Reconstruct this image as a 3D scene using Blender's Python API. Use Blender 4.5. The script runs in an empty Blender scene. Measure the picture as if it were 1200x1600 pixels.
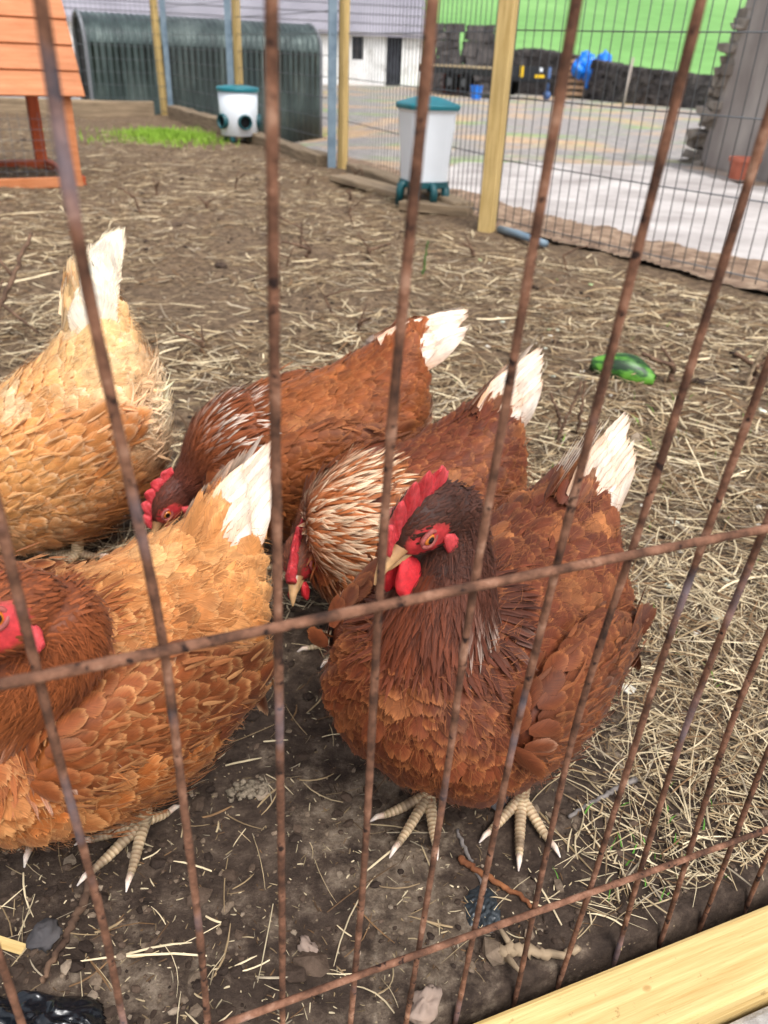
import bpy, bmesh, math, random
import numpy as np
from mathutils import Vector, Matrix, noise as mnoise

R = math.radians
random.seed(7)
rng = np.random.default_rng(11)
scene = bpy.context.scene
COL = scene.collection

# ------------------------------------------------------------------ camera, world, sun, exposure
PITCH, ROLL, CAM_H = R(29.6), R(2.6), 0.68
fw = Vector((0, math.cos(PITCH), -math.sin(PITCH)))
rt0, up0 = Vector((1, 0, 0)), Vector((0, math.sin(PITCH), math.cos(PITCH)))
rt = math.cos(ROLL) * rt0 + math.sin(ROLL) * up0
up = -math.sin(ROLL) * rt0 + math.cos(ROLL) * up0
cam_data = bpy.data.cameras.new('camera')
cam = bpy.data.objects.new('camera', cam_data)
COL.objects.link(cam)
m = Matrix.Identity(4)
for i, v in enumerate((rt, up, -fw)):
    m[0][i], m[1][i], m[2][i] = v
m[2][3] = CAM_H
cam.matrix_world = m
cam_data.sensor_fit = 'VERTICAL'
cam_data.sensor_height = 36.0
cam_data.lens = 1250 / 1600 * 36.0
cam_data.clip_start, cam_data.clip_end = 0.02, 3000
cam_data.dof.use_dof = True
cam_data.dof.focus_distance = 0.70
cam_data.dof.aperture_fstop = 9.0
scene.camera = cam

SUN_EL, SUN_AZ = R(58), R(150)          # azimuth measured clockwise from +Y
world = bpy.data.worlds.new('World')
scene.world = world
world.use_nodes = True
wn = world.node_tree
bg = wn.nodes['Background']
sky = wn.nodes.new('ShaderNodeTexSky')
sky.sky_type = 'NISHITA'
sky.sun_disc = False
sky.sun_elevation, sky.sun_rotation = SUN_EL, SUN_AZ
sky.air_density, sky.dust_density, sky.ozone_density = 1.0, 4.0, 0.6
hs = wn.nodes.new('ShaderNodeHueSaturation')
hs.inputs['Saturation'].default_value = 0.35
wn.links.new(sky.outputs[0], hs.inputs['Color'])
wn.links.new(hs.outputs[0], bg.inputs[0])
bg.inputs[1].default_value = 0.15
sd = bpy.data.lights.new('sun', 'SUN')
sd.energy, sd.angle, sd.color = 1.3, R(18), (1.0, 0.985, 0.965)
sun = bpy.data.objects.new('sun', sd)
COL.objects.link(sun)
sdir = Vector((math.sin(SUN_AZ) * math.cos(SUN_EL), math.cos(SUN_AZ) * math.cos(SUN_EL), math.sin(SUN_EL)))
sun.rotation_euler = sdir.to_track_quat('Z', 'Y').to_euler()
scene.view_settings.view_transform = 'Standard'
scene.view_settings.look = 'None'
scene.view_settings.exposure = 0.76
scene.view_settings.gamma = 1.0
scene.cycles.transparent_max_bounces = 12

# ------------------------------------------------------------------ helpers
def lin(*c):
    return tuple(((v / 255) / 12.92 if v / 255 <= .04045 else ((v / 255 + .055) / 1.055) ** 2.4) for v in c)

def A(*a):
    return np.array(a, float)

def unit(v):
    return v / np.maximum(np.linalg.norm(v, axis=-1, keepdims=True), 1e-9)

def yz(x, y):
    k = np.maximum(0, y - 3.5)
    return -.0085 * k + .0006 * x * k - .36 * np.exp(-((x + 2.6) / 2.2) ** 2 - ((y - 12.0) / 2.4) ** 2)

def tag(o, label=None, cat=None, group=None, kind=None):
    if label: o['label'] = label
    if cat: o['category'] = cat
    if group: o['group'] = group
    if kind: o['kind'] = kind
    return o

def empty(name, loc, rz=0.0, label=None, cat=None, group=None):
    o = bpy.data.objects.new(name, None)
    o.empty_display_size = .05
    o.location = loc
    o.rotation_euler = (0, 0, rz)
    COL.objects.link(o)
    return tag(o, label, cat, group)

def link(name, me, mats, parent=None):
    for mm in (mats if isinstance(mats, (list, tuple)) else [mats]):
        me.materials.append(mm)
    o = bpy.data.objects.new(name, me)
    COL.objects.link(o)
    o.parent = parent
    return o

def np_mesh(name, V, F, mats, parent=None, col=None, uv=None, smooth=True, nrm=None):
    """V (n,3); F (k,3|4) or list of such arrays; col (n,3) per-vertex; uv (n,2) per-vertex."""
    V = np.asarray(V, np.float32)
    Fs = [np.asarray(f, np.int32) for f in (F if isinstance(F, list) else [F]) if len(f)]
    me = bpy.data.meshes.new(name)
    me.vertices.add(len(V))
    me.vertices.foreach_set('co', V.ravel())
    idx = np.concatenate([f.ravel() for f in Fs])
    tot = np.concatenate([np.full(len(f), f.shape[1], np.int32) for f in Fs])
    st = np.concatenate([[0], np.cumsum(tot)[:-1]]).astype(np.int32)
    me.loops.add(len(idx))
    me.loops.foreach_set('vertex_index', idx)
    me.polygons.add(len(tot))
    me.polygons.foreach_set('loop_start', st)
    me.polygons.foreach_set('loop_total', tot)
    me.polygons.foreach_set('use_smooth', np.full(len(tot), bool(smooth)))
    me.update(calc_edges=True)
    if col is not None:
        a = me.attributes.new('col', 'FLOAT_COLOR', 'POINT')
        c = np.ones((len(V), 4), np.float32)
        c[:, :3] = np.clip(col, 0, 1)
        a.data.foreach_set('color', c.ravel())
    if uv is not None:
        u = me.uv_layers.new(name='uv')
        u.data.foreach_set('uv', np.asarray(uv, np.float32)[idx].ravel())
    me.validate()
    if nrm is not None:
        me.normals_split_custom_set_from_vertices(np.asarray(nrm, np.float32).tolist())
    return link(name, me, mats, parent)

class MB:
    """collects shapes into one mesh"""
    def __init__(s):
        s.v, s.f, s.c = [], [], []
    def add(s, V, F, col=None):
        o = len(s.v)
        s.v += [tuple(p) for p in V]
        s.f += [tuple(i + o for i in f) for f in F]
        c = col if col is not None else (1, 1, 1)
        s.c += [tuple(c)] * len(V) if not hasattr(c[0], '__len__') else [tuple(k) for k in c]
        return s
    def box(s, c, size, rz=0.0, col=None, jit=0.0, M=None):
        x, y, z = (k / 2 for k in size)
        V = [Vector((sx * x, sy * y, sz * z)) for sz in (-1, 1) for sx, sy in ((-1, -1), (1, -1), (1, 1), (-1, 1))]
        rot = M if M is not None else Matrix.Rotation(rz, 3, 'Z')
        V = [rot @ (p + Vector([random.uniform(-jit, jit) for _ in range(3)])) + Vector(c) for p in V]
        return s.add(V, [(3, 2, 1, 0), (4, 5, 6, 7), (0, 1, 5, 4), (1, 2, 6, 5), (2, 3, 7, 6), (3, 0, 4, 7)], col)
    def beam(s, a, b, w, h, upv=(0, 0, 1), col=None):
        a, b = Vector(a), Vector(b)
        t = (b - a).normalized()
        sd = t.cross(Vector(upv)).normalized()
        u = sd.cross(t)
        V = [p + sd * (i * w / 2) + u * (j * h / 2) for p in (a, b) for i, j in ((-1, -1), (1, -1), (1, 1), (-1, 1))]
        return s.add(V, [(3, 2, 1, 0), (4, 5, 6, 7), (0, 1, 5, 4), (1, 2, 6, 5), (2, 3, 7, 6), (3, 0, 4, 7)], col)
    def tube(s, pts, rad, n=8, cap=True, col=None, flat=1.0):
        pts = [Vector(p) for p in pts]
        if not hasattr(rad, '__len__'): rad = [rad] * len(pts)
        V, prev = [], None
        for i, p in enumerate(pts):
            t = (pts[min(i + 1, len(pts) - 1)] - pts[max(i - 1, 0)]).normalized()
            if prev is None:
                prev = t.orthogonal().normalized()
            prev = (prev - t * prev.dot(t)).normalized()
            b = t.cross(prev)
            for k in range(n):
                a = 2 * math.pi * k / n
                V.append(p + (prev * math.cos(a) + b * math.sin(a) * flat) * rad[i])
        F = []
        for i in range(len(pts) - 1):
            for k in range(n):
                F.append((i * n + k, i * n + (k + 1) % n, (i + 1) * n + (k + 1) % n, (i + 1) * n + k))
        if cap:
            F.append(tuple(range(n - 1, -1, -1)))
            F.append(tuple((len(pts) - 1) * n + k for k in range(n)))
        cc = None
        if col is not None:
            cc = [col[i // n] for i in range(len(V))] if hasattr(col[0], '__len__') else col
        return s.add(V, F, cc)
    def ellip(s, c, r, nu=14, nv=9, M=None, col=None, lump=0.0, seed=0):
        V = []
        M = M or Matrix.Identity(3)
        for j in range(nv + 1):
            ph = math.pi * j / nv
            for i in range(nu):
                th = 2 * math.pi * i / nu
                d = Vector((math.sin(ph) * math.cos(th), math.sin(ph) * math.sin(th), math.cos(ph)))
                k = 1 + lump * mnoise.noise(d * 1.7 + Vector((seed * 3.1, seed, 0))) + lump * .5 * mnoise.noise(d * 4 + Vector((seed, seed, 5)))
                V.append(M @ Vector((d.x * r[0] * k, d.y * r[1] * k, d.z * r[2] * k)) + Vector(c))
        F = [(j * nu + i, (j + 1) * nu + i, (j + 1) * nu + (i + 1) % nu, j * nu + (i + 1) % nu) for j in range(nv) for i in range(nu)]
        return s.add(V, F, col)
    def build(s, name, mat, parent=None, smooth=False, bevel=0.0, col=False, clean=True):
        me = bpy.data.meshes.new(name)
        me.from_pydata(s.v, [], s.f)
        if col:
            a = me.attributes.new('col', 'FLOAT_COLOR', 'POINT')
            c = np.ones((len(s.v), 4), np.float32)
            c[:, :3] = np.array(s.c)
            a.data.foreach_set('color', c.ravel())
        if smooth:
            me.polygons.foreach_set('use_smooth', [True] * len(me.polygons))
        me.update()
        if bevel or clean:
            bm = bmesh.new(); bm.from_mesh(me)
            if clean: bmesh.ops.remove_doubles(bm, verts=bm.verts, dist=1e-6)
            bmesh.ops.recalc_face_normals(bm, faces=bm.faces)
            bm.to_mesh(me); bm.free()
        o = link(name, me, mat, parent)
        if bevel:
            b = o.modifiers.new('bevel', 'BEVEL'); b.width = bevel; b.segments = 2; b.limit_method = 'ANGLE'
        return o

# numpy value noise -------------------------------------------------
def vnoise(x, y, seed=0):
    xi, yi = np.floor(x).astype(np.int64), np.floor(y).astype(np.int64)
    xf, yf = x - xi, y - yi
    u, v = xf * xf * (3 - 2 * xf), yf * yf * (3 - 2 * yf)
    def h(a, b):
        n = (a * 374761393 + b * 668265263 + seed * 1442695041) & 0x7fffffff
        n = ((n ^ (n >> 13)) * 1274126177) & 0x7fffffff
        return ((n ^ (n >> 16)) & 0xffff) / 65535.0
    return (h(xi, yi) * (1 - u) + h(xi + 1, yi) * u) * (1 - v) + (h(xi, yi + 1) * (1 - u) + h(xi + 1, yi + 1) * u) * v

def fbm(x, y, oct=4, seed=0):
    t, a = 0, .5
    for i in range(oct):
        t = t + a * (vnoise(x * 2 ** i, y * 2 ** i, seed + i) - .5)
        a *= .5
    return t

# ------------------------------------------------------------------ materials
def new_mat(name):
    mt = bpy.data.materials.new(name)
    mt.use_nodes = True
    nt = mt.node_tree
    return mt, nt, nt.nodes['Principled BSDF']

def nd(nt, kind, **kw):
    n = nt.nodes.new(kind)
    for k, v in kw.items():
        if k in n.inputs.keys(): n.inputs[k].default_value = v
        else: setattr(n, k, v)
    return n

def ramp(nt, fac, stops):
    r = nt.nodes.new('ShaderNodeValToRGB')
    while len(r.color_ramp.elements) < len(stops): r.color_ramp.elements.new(.5)
    for e, (p, c) in zip(r.color_ramp.elements, stops):
        e.position = p
        e.color = (*c, 1) if len(c) == 3 else c
    nt.links.new(fac, r.inputs[0])
    return r.outputs[0]

def coords(nt, scale=(1, 1, 1), kind='Object'):
    tc = nt.nodes.new('ShaderNodeTexCoord')
    mp = nt.nodes.new('ShaderNodeMapping')
    mp.inputs['Scale'].default_value = scale
    nt.links.new(tc.outputs[kind], mp.inputs[0])
    return mp.outputs[0]

def noise_fac(nt, vec, scale, detail=4, rough=.55):
    n = nd(nt, 'ShaderNodeTexNoise', Scale=scale, Detail=detail, Roughness=rough)
    nt.links.new(vec, n.inputs['Vector'])
    return n.outputs['Fac']

def mix(nt, a, b, fac, mode='MIX'):
    n = nt.nodes.new('ShaderNodeMix')
    n.data_type = 'RGBA'
    n.blend_type = mode
    for sock, v in ((n.inputs['A'] if False else n.inputs[6], a), (n.inputs[7], b), (n.inputs[0], fac)):
        if hasattr(v, 'node'): nt.links.new(v, sock)
        elif hasattr(v, '__len__'): sock.default_value = (*v[:3], 1)
        else: sock.default_value = v
    return n.outputs[2]

def bump(nt, bs, h, strength, dist):
    b = nd(nt, 'ShaderNodeBump', Strength=strength, Distance=dist)
    nt.links.new(h, b.inputs['Height'])
    nt.links.new(b.outputs[0], bs.inputs['Normal'])

def noisy(name, stops, scale=8, rough=.8, vscale=(1, 1, 1), b=.0, bd=.01, detail=5, spec=.3, metal=0.0, kind='Object', rgh=.55):
    mt, nt, bs = new_mat(name)
    v = coords(nt, vscale, kind)
    f = noise_fac(nt, v, scale, detail, rgh)
    nt.links.new(ramp(nt, f, stops), bs.inputs['Base Color'])
    bs.inputs['Roughness'].default_value = rough
    bs.inputs['Specular IOR Level'].default_value = spec
    bs.inputs['Metallic'].default_value = metal
    if b:
        bump(nt, bs, noise_fac(nt, v, scale * 2.3, 6, .65), b, bd)
    return mt

def attr_mat(name, rough=.7, spec=.25, var=.25, nscale=60, b=0.0, bd=.001, sub=0.0):
    mt, nt, bs = new_mat(name)
    at = nd(nt, 'ShaderNodeAttribute', attribute_name='col')
    v = coords(nt)
    f = noise_fac(nt, v, nscale, 4, .6)
    g = ramp(nt, f, [(.3, (1 - var,) * 3), (.7, (1 + var,) * 3)])
    nt.links.new(mix(nt, at.outputs['Color'], g, 1.0, 'MULTIPLY'), bs.inputs['Base Color'])
    bs.inputs['Roughness'].default_value = rough
    bs.inputs['Specular IOR Level'].default_value = spec
    if sub:
        bs.inputs['Subsurface Weight'].default_value = sub
        bs.inputs['Subsurface Radius'].default_value = (.006, .002, .001)
        bs.inputs['Subsurface Scale'].default_value = 1.0
    if b: bump(nt, bs, noise_fac(nt, v, nscale * 3, 5, .7), b, bd)
    return mt

def feather_mat():
    mt, nt, bs = new_mat('feather')
    at = nd(nt, 'ShaderNodeAttribute', attribute_name='col')
    uv = nd(nt, 'ShaderNodeUVMap', uv_map='uv')
    sep = nt.nodes.new('ShaderNodeSeparateXYZ')
    nt.links.new(uv.outputs[0], sep.inputs[0])
    # barbs: fine streaks slanting from the shaft to the tip
    absv = nd(nt, 'ShaderNodeMath', operation='ABSOLUTE'); nt.links.new(sep.outputs[1], absv.inputs[0])
    ma = nd(nt, 'ShaderNodeMath', operation='MULTIPLY_ADD'); nt.links.new(absv.outputs[0], ma.inputs[0]); ma.inputs[1].default_value = -.45; nt.links.new(sep.outputs[0], ma.inputs[2])
    comb = nt.nodes.new('ShaderNodeCombineXYZ')
    sc = nd(nt, 'ShaderNodeMath', operation='MULTIPLY'); nt.links.new(ma.outputs[0], sc.inputs[0]); sc.inputs[1].default_value = 26
    nt.links.new(sc.outputs[0], comb.inputs[0])
    geo = nt.nodes.new('ShaderNodeObjectInfo')
    rnd = nd(nt, 'ShaderNodeMath', operation='MULTIPLY'); nt.links.new(sep.outputs[1], rnd.inputs[0]); rnd.inputs[1].default_value = 1.2
    nt.links.new(rnd.outputs[0], comb.inputs[1])
    f = noise_fac(nt, comb.outputs[0], 1.0, 3, .6)
    g = ramp(nt, f, [(.3, (.72,) * 3), (.72, (1.25,) * 3)])
    c1 = mix(nt, at.outputs['Color'], g, 1.0, 'MULTIPLY')
    v = coords(nt)
    g2 = ramp(nt, noise_fac(nt, v, 45, 4, .6), [(.3, (.8,) * 3), (.7, (1.18,) * 3)])
    c2 = mix(nt, c1, g2, 1.0, 'MULTIPLY')
    nt.links.new(c2, bs.inputs['Base Color'])
    bs.inputs['Roughness'].default_value = .58
    bs.inputs['Specular IOR Level'].default_value = .22
    bs.inputs['Sheen Weight'].default_value = .05
    bs.inputs['Sheen Roughness'].default_value = .4
    bump(nt, bs, f, .35, .0006)
    # vanes fray into separate barbs at their rim
    def mth(op, a, c=None, clamp=False):
        n = nd(nt, 'ShaderNodeMath', operation=op); n.use_clamp = clamp
        for k, q in enumerate((a, c)):
            if q is None: continue
            if hasattr(q, 'node'): nt.links.new(q, n.inputs[k])
            else: n.inputs[k].default_value = q
        return n.outputs[0]
    t_ = mth('FRACT', sep.outputs[0])
    rim = mth('MAXIMUM', mth('POWER', absv.outputs[0], 3.2), mth('POWER', t_, 7.0))
    ma2 = nd(nt, 'ShaderNodeMath', operation='MULTIPLY_ADD'); nt.links.new(f, ma2.inputs[0]); ma2.inputs[1].default_value = 1.3; ma2.inputs[2].default_value = .12
    al = mth('SUBTRACT', ma2.outputs[0], rim)
    mr = nd(nt, 'ShaderNodeMapRange'); nt.links.new(al, mr.inputs[0]); mr.inputs[1].default_value = -.12; mr.inputs[2].default_value = .14
    nt.links.new(mr.outputs[0], bs.inputs['Alpha'])
    return mt

def wood_mat(name, c1, c2, scale=(1, 18, 18), nsc=3.0, rough=.65, b=.15):
    mt, nt, bs = new_mat(name)
    v = coords(nt, scale)
    f = noise_fac(nt, v, nsc, 6, .6)
    f2 = noise_fac(nt, coords(nt), 2.5, 3)
    base = ramp(nt, f, [(.3, c1), (.7, c2)])
    g = ramp(nt, f2, [(.3, (.85,) * 3), (.7, (1.1,) * 3)])
    # small knots and dirty specks
    vo = nd(nt, 'ShaderNodeTexVoronoi', Scale=16.0); nt.links.new(coords(nt, (.8, 1.3, 1.3)), vo.inputs['Vector'])
    kn = ramp(nt, vo.outputs['Distance'], [(.0, (.5, .4, .32)), (.045, (.7, .58, .48)), (.07, (1, 1, 1))])
    dk = ramp(nt, noise_fac(nt, coords(nt), 90, 4, .7), [(.30, (.55, .5, .45)), (.38, (1, 1, 1))])
    cw = mix(nt, mix(nt, base, g, 1.0, 'MULTIPLY'), kn, .8, 'MULTIPLY')
    nt.links.new(mix(nt, cw, dk, .7, 'MULTIPLY'), bs.inputs['Base Color'])
    bs.inputs['Roughness'].default_value = rough
    bs.inputs['Specular IOR Level'].default_value = .3
    bump(nt, bs, f, b, .003)
    return mt

def rust_mat(name='rust', bd=.0012):
    mt, nt, bs = new_mat(name)
    v = coords(nt)
    f = noise_fac(nt, v, 55, 6, .65)
    base = ramp(nt, f, [(.3, lin(46, 32, 26)), (.45, lin(92, 63, 48)), (.58, lin(128, 90, 70)), (.72, lin(166, 130, 108))])
    f2 = noise_fac(nt, v, 130, 3, .5)
    spots = ramp(nt, f2, [(.62, (0, 0, 0)), (.68, (1, 1, 1))])
    c = mix(nt, base, lin(40, 26, 22), spots)
    f3 = noise_fac(nt, v, 9, 4, .6)
    blu = ramp(nt, f3, [(.56, (0, 0, 0)), (.7, (.55,) * 3)])
    c = mix(nt, c, lin(148, 138, 148), blu)
    nt.links.new(c, bs.inputs['Base Color'])
    bs.inputs['Roughness'].default_value = .85
    bs.inputs['Specular IOR Level'].default_value = .25
    bump(nt, bs, noise_fac(nt, v, 240, 5, .7), .8, bd)
    return mt

def plain(name, c, rough=.5, spec=.4, var=.12, sc=12, metal=0.0, b=.05):
    return noisy(name, [(.3, tuple(k * (1 - var) for k in c)), (.7, tuple(min(1, k * (1 + var)) for k in c))], sc, rough, spec=spec, metal=metal, b=b, bd=.002)

M_FEATHER = feather_mat()
M_SKIN = attr_mat('skin', .55, .35, .3, 160, .5, .0009, .12)
M_COMB = attr_mat('comb_skin', .42, .45, .22, 220, .8, .0012, .2)
M_HORN = attr_mat('horn', .35, .5, .18, 120)
M_EYE = attr_mat('eye', .08, .6, .05, 300)
M_LEG = attr_mat('leg_scales', .5, .35, .2, 140, .4, .0008)
M_RUST = rust_mat()
M_STRAW = attr_mat('straw', .75, .2, .25, 40)
M_DIRTBIT = attr_mat('clod', .95, .1, .35, 70, .8, .003)
M_TWIG = noisy('twig', [(.3, lin(62, 46, 38)), (.7, lin(125, 98, 78))], 40, .9, b=.4, bd=.002)

def ground_mat():
    mt, nt, bs = new_mat('pen_soil')
    v = coords(nt)
    f = noise_fac(nt, v, 3.2, 8, .62)
    f2 = noise_fac(nt, v, 38, 6, .7)
    soil = ramp(nt, f2, [(.25, lin(42, 34, 30)), (.5, lin(78, 65, 56)), (.75, lin(118, 102, 88))])
    f3 = noise_fac(nt, v, 140, 5, .75)
    dry = ramp(nt, mix(nt, f2, f3, .5), [(.3, lin(70, 58, 48)), (.5, lin(122, 106, 90)), (.7, lin(176, 160, 140))])
    patch = ramp(nt, mix(nt, f, f2, .25), [(.50, (0, 0, 0)), (.56, (.8,) * 3)])
    near = mix(nt, soil, dry, patch)
    # old straw mulch over the middle and back of the pen
    sepn = nt.nodes.new('ShaderNodeSeparateXYZ'); nt.links.new(v, sepn.inputs[0])
    mul = ramp(nt, f2, [(.25, lin(58, 47, 38)), (.5, lin(104, 86, 68)), (.75, lin(152, 130, 104))])
    add = nd(nt, 'ShaderNodeMath', operation='MULTIPLY_ADD'); nt.links.new(f, add.inputs[0]); add.inputs[1].default_value = .9; nt.links.new(sepn.outputs[1], add.inputs[2])
    mr = nd(nt, 'ShaderNodeMapRange'); nt.links.new(add.outputs[0], mr.inputs[0]); mr.inputs[1].default_value = 1.1; mr.inputs[2].default_value = 2.0
    c = mix(nt, near, mul, mr.outputs[0])
    vor = nd(nt, 'ShaderNodeTexVoronoi', Scale=120.0); nt.links.new(v, vor.inputs['Vector'])
    sp = ramp(nt, vor.outputs['Distance'], [(.08, (1, 1, 1)), (.16, (0, 0, 0))])
    spn = ramp(nt, noise_fac(nt, v, 22, 2), [(.52, (0, 0, 0)), (.6, (1, 1, 1))])
    spm = mix(nt, sp, spn, 1.0, 'MULTIPLY')
    c = mix(nt, c, lin(170, 150, 122), spm)
    nt.links.new(c, bs.inputs['Base Color'])
    bs.inputs['Roughness'].default_value = .92
    bs.inputs['Specular IOR Level'].default_value = .18
    bump(nt, bs, noise_fac(nt, v, 110, 8, .75), 1.0, .006)
    return mt

# ------------------------------------------------------------------ ground, yard, hill
PEN = [(-6, 9.0), (-2.61, 10.04), (-.433, 5.893), (.415, 3.884), (1.294, 2.797), (2.3, 1.55), (2.3, 0.1), (-6, .1)]

def dirt_z(x, y):
    z = .012 * fbm(x * 3.1, y * 3.1, 3, 5) + .010 * fbm(x * 14, y * 14, 4, 9)
    z = z + np.clip((y - .9) / 1.5, 0, 1) * (.05 * fbm(x * 2.3, y * 2.3, 3, 21) + .03 * fbm(x * 9, y * 9, 3, 31))
    z = z + .008 * np.maximum(0, fbm(x * 42, y * 42, 3, 41)) + .0045 * np.abs(fbm(x * 95, y * 95, 2, 47))
    crust = np.clip((fbm(x * 5.2, y * 5.2, 4, 63) - .03) / .03, 0, 1)
    z = z + crust * (.004 + .010 * np.abs(fbm(x * 60, y * 60, 3, 67)))
    return z

def panel_line_y(x):
    return .3135 + (x + .060) * .4142

def make_ground():
    ny, nx = 700, 640
    t = np.linspace(0, 1, ny)
    y = .02 * (12.6 / .02) ** t if False else .05 + 11.5 * (np.exp(3.4 * t) - 1) / (np.exp(3.4) - 1)
    s = np.linspace(-1, 1, nx)
    X = s[None, :] * (1.3 + .62 * y[:, None])
    Y = np.repeat(y[:, None], nx, 1)
    Z = dirt_z(X, Y)
    # the soil drops away outside the mesh panel, and towards the yard beyond the back fence
    out = np.clip((panel_line_y(X) + .006 - Y) / .02, 0, 1)
    Z = Z - out * .12
    i = np.arange(ny - 1)[:, None] * nx + np.arange(nx - 1)[None, :]
    i = i.ravel()
    F = np.stack([i, i + 1, i + nx + 1, i + nx], 1)
    V = np.stack([X, Y, Z], 2).reshape(-1, 3)
    # keep only faces inside the pen outline (slightly enlarged)
    c = V[F].mean(1)
    keep = inside_poly(c[:, 0], c[:, 1], [(-7, 9.0), (-2.66, 10.2), (-.36, 5.95), (.49, 3.93), (1.36, 2.84), (2.6, 1.3), (9, .0), (-7, .0)])
    o = np_mesh('pen_ground', V, F[keep], ground_mat())
    tag(o, kind='structure')

def inside_poly(x, y, poly):
    r = np.zeros(x.shape, bool)
    n = len(poly)
    for i in range(n):
        x1, y1 = poly[i]; x2, y2 = poly[(i + 1) % n]
        c = ((y1 > y) != (y2 > y)) & (x < (x2 - x1) * (y - y1) / ((y2 - y1) if y2 != y1 else 1e-9) + x1)
        r ^= c
    return r
make_ground()

def yard_mat():
    mt, nt, bs = new_mat('yard_gravel')
    v = coords(nt)
    f = noise_fac(nt, v, .55, 6, .6)
    f2 = noise_fac(nt, v, 9, 6, .7)
    base = ramp(nt, f2, [(.3, lin(116, 110, 108)), (.55, lin(148, 142, 138)), (.75, lin(180, 174, 168))])
    tanc = ramp(nt, f2, [(.3, lin(176, 132, 84)), (.7, lin(226, 184, 130))])
    c = mix(nt, base, tanc, ramp(nt, f, [(.5, (0, 0, 0)), (.60, (.6,) * 3)]))
    f3 = noise_fac(nt, coords(nt, (.8, 1.3, 1)), .8, 5, .6)
    grn = ramp(nt, f2, [(.3, lin(96, 132, 50)), (.7, lin(150, 186, 84))])
    c = mix(nt, c, grn, ramp(nt, f3, [(.54, (0, 0, 0)), (.64, (.6,) * 3)]))
    nt.links.new(c, bs.inputs['Base Color'])
    bs.inputs['Roughness'].default_value = .95
    bump(nt, bs, f2, .4, .02)
    return mt

def sheet(name, xs, ys, zf, mat, keep=None):
    X, Y = np.meshgrid(xs, ys)
    Z = zf(X, Y)
    nx = len(xs)
    i = (np.arange(len(ys) - 1)[:, None] * nx + np.arange(nx - 1)[None, :]).ravel()
    F = np.stack([i, i + 1, i + nx + 1, i + nx], 1)
    V = np.stack([X, Y, Z], 2).reshape(-1, 3)
    if keep is not None:
        c = V[F].mean(1)
        F = F[keep(c[:, 0], c[:, 1])]
    return tag(np_mesh(name, V, F, mat), kind='structure')

sheet('yard', np.concatenate([np.linspace(-60, -8, 20), np.linspace(-7.5, 12, 90), np.linspace(13, 60, 20)]),
      np.concatenate([np.linspace(-4, 12, 100), np.linspace(12.5, 46, 60)]),
      lambda x, y: yz(x, y) - .13 * (1 - np.clip((y - .2) / 1.5, 0, 1)) - .035 + .02 * fbm(x * 1.5, y * 1.5, 3, 3)
      - .3 * inside_poly(x, y, [(-8, 8.6), (-2.75, 9.8), (-.55, 5.7), (.3, 3.75), (1.2, 2.65), (2.3, 1.3), (9, -.3), (-9, -.3)]), yard_mat())

M_CONC = noisy('concrete', [(.3, lin(146, 138, 134)), (.5, lin(178, 171, 167)), (.7, lin(202, 196, 192))], 2.2, .85, b=.25, bd=.01)
PATH = [(.12, 5.6), (.50, 7.0), (2.2, 7.3), (2.5, 6.2), (6.5, 4.6), (6.5, 1.6), (2.3, 1.85), (1.46, 3.12), (.62, 4.5)]
sheet('concrete_path', np.linspace(0, 6.6, 160), np.linspace(1.9, 8.4, 160), lambda x, y: yz(x, y) + .004 + .012 * fbm(x * 2, y * 2, 3, 8), M_CONC,
      lambda x, y: inside_poly(x + .06 * fbm(x * 5, y * 5, 3, 2), y + .1 * fbm(x * 5, y * 5, 3, 4), PATH))
M_BANK = noisy('bare_bank', [(.3, lin(96, 76, 62)), (.5, lin(140, 116, 96)), (.7, lin(176, 152, 128))], 14, .95, b=.7, bd=.02)
sheet('earth_bank', np.linspace(-.9, 3.2, 200), np.linspace(1.2, 7.5, 240), lambda x, y: yz(x, y) + .012 + .05 * fbm(x * 6, y * 6, 4, 12) , M_BANK,
      lambda x, y: inside_poly(x + .08 * fbm(x * 4, y * 4, 3, 6), y + .08 * fbm(x * 4, y * 4, 3, 7), [(-.9, 6.9), (-.4, 5.98), (.46, 3.96), (1.33, 2.86), (2.4, 1.5), (2.75, 1.75), (1.62, 3.2), (.72, 4.45), (-.2, 6.6), (-.6, 7.3)]))

def hill_mat():
    mt, nt, bs = new_mat('pasture')
    v = coords(nt)
    f = noise_fac(nt, v, .03, 4, .5)
    f2 = noise_fac(nt, v, .6, 6, .7)
    c = mix(nt, ramp(nt, f, [(.35, lin(106, 152, 86)), (.65, lin(128, 172, 104))]), ramp(nt, f2, [(.3, (.85,) * 3), (.7, (1.12,) * 3)]), 1.0, 'MULTIPLY')
    nt.links.new(c, bs.inputs['Base Color'])
    bs.inputs['Roughness'].default_value = .9
    bs.inputs['Specular IOR Level'].default_value = .1
    return mt

def hill_z(x, y):
    k = np.clip((y - 44) / 420, 0, 1)
    return -.6 + 1.2 * np.clip((y - 44) / 20, 0, 1) + 62 * k ** 1.15 + 4 * fbm(x * .006, y * .006, 3, 4) * k
sheet('hill', np.linspace(-900, 900, 90), np.concatenate([np.linspace(44, 120, 40), np.linspace(125, 900, 80)]),
      hill_z, hill_mat())
# ------------------------------------------------------------------ hens
TX = A(.140, .128, .105, .07, .03, -.02, -.07, -.11, -.14, -.165, -.185)
TT = A(.215, .243, .262, .276, .282, .282, .284, .292, .302, .312, .312)   # top line
TB = A(.190, .158, .128, .105, .092, .086, .092, .112, .145, .195, .270)   # bottom line
TW = A(.012, .052, .078, .094, .102, .104, .100, .090, .072, .048, .014)   # half width

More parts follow.
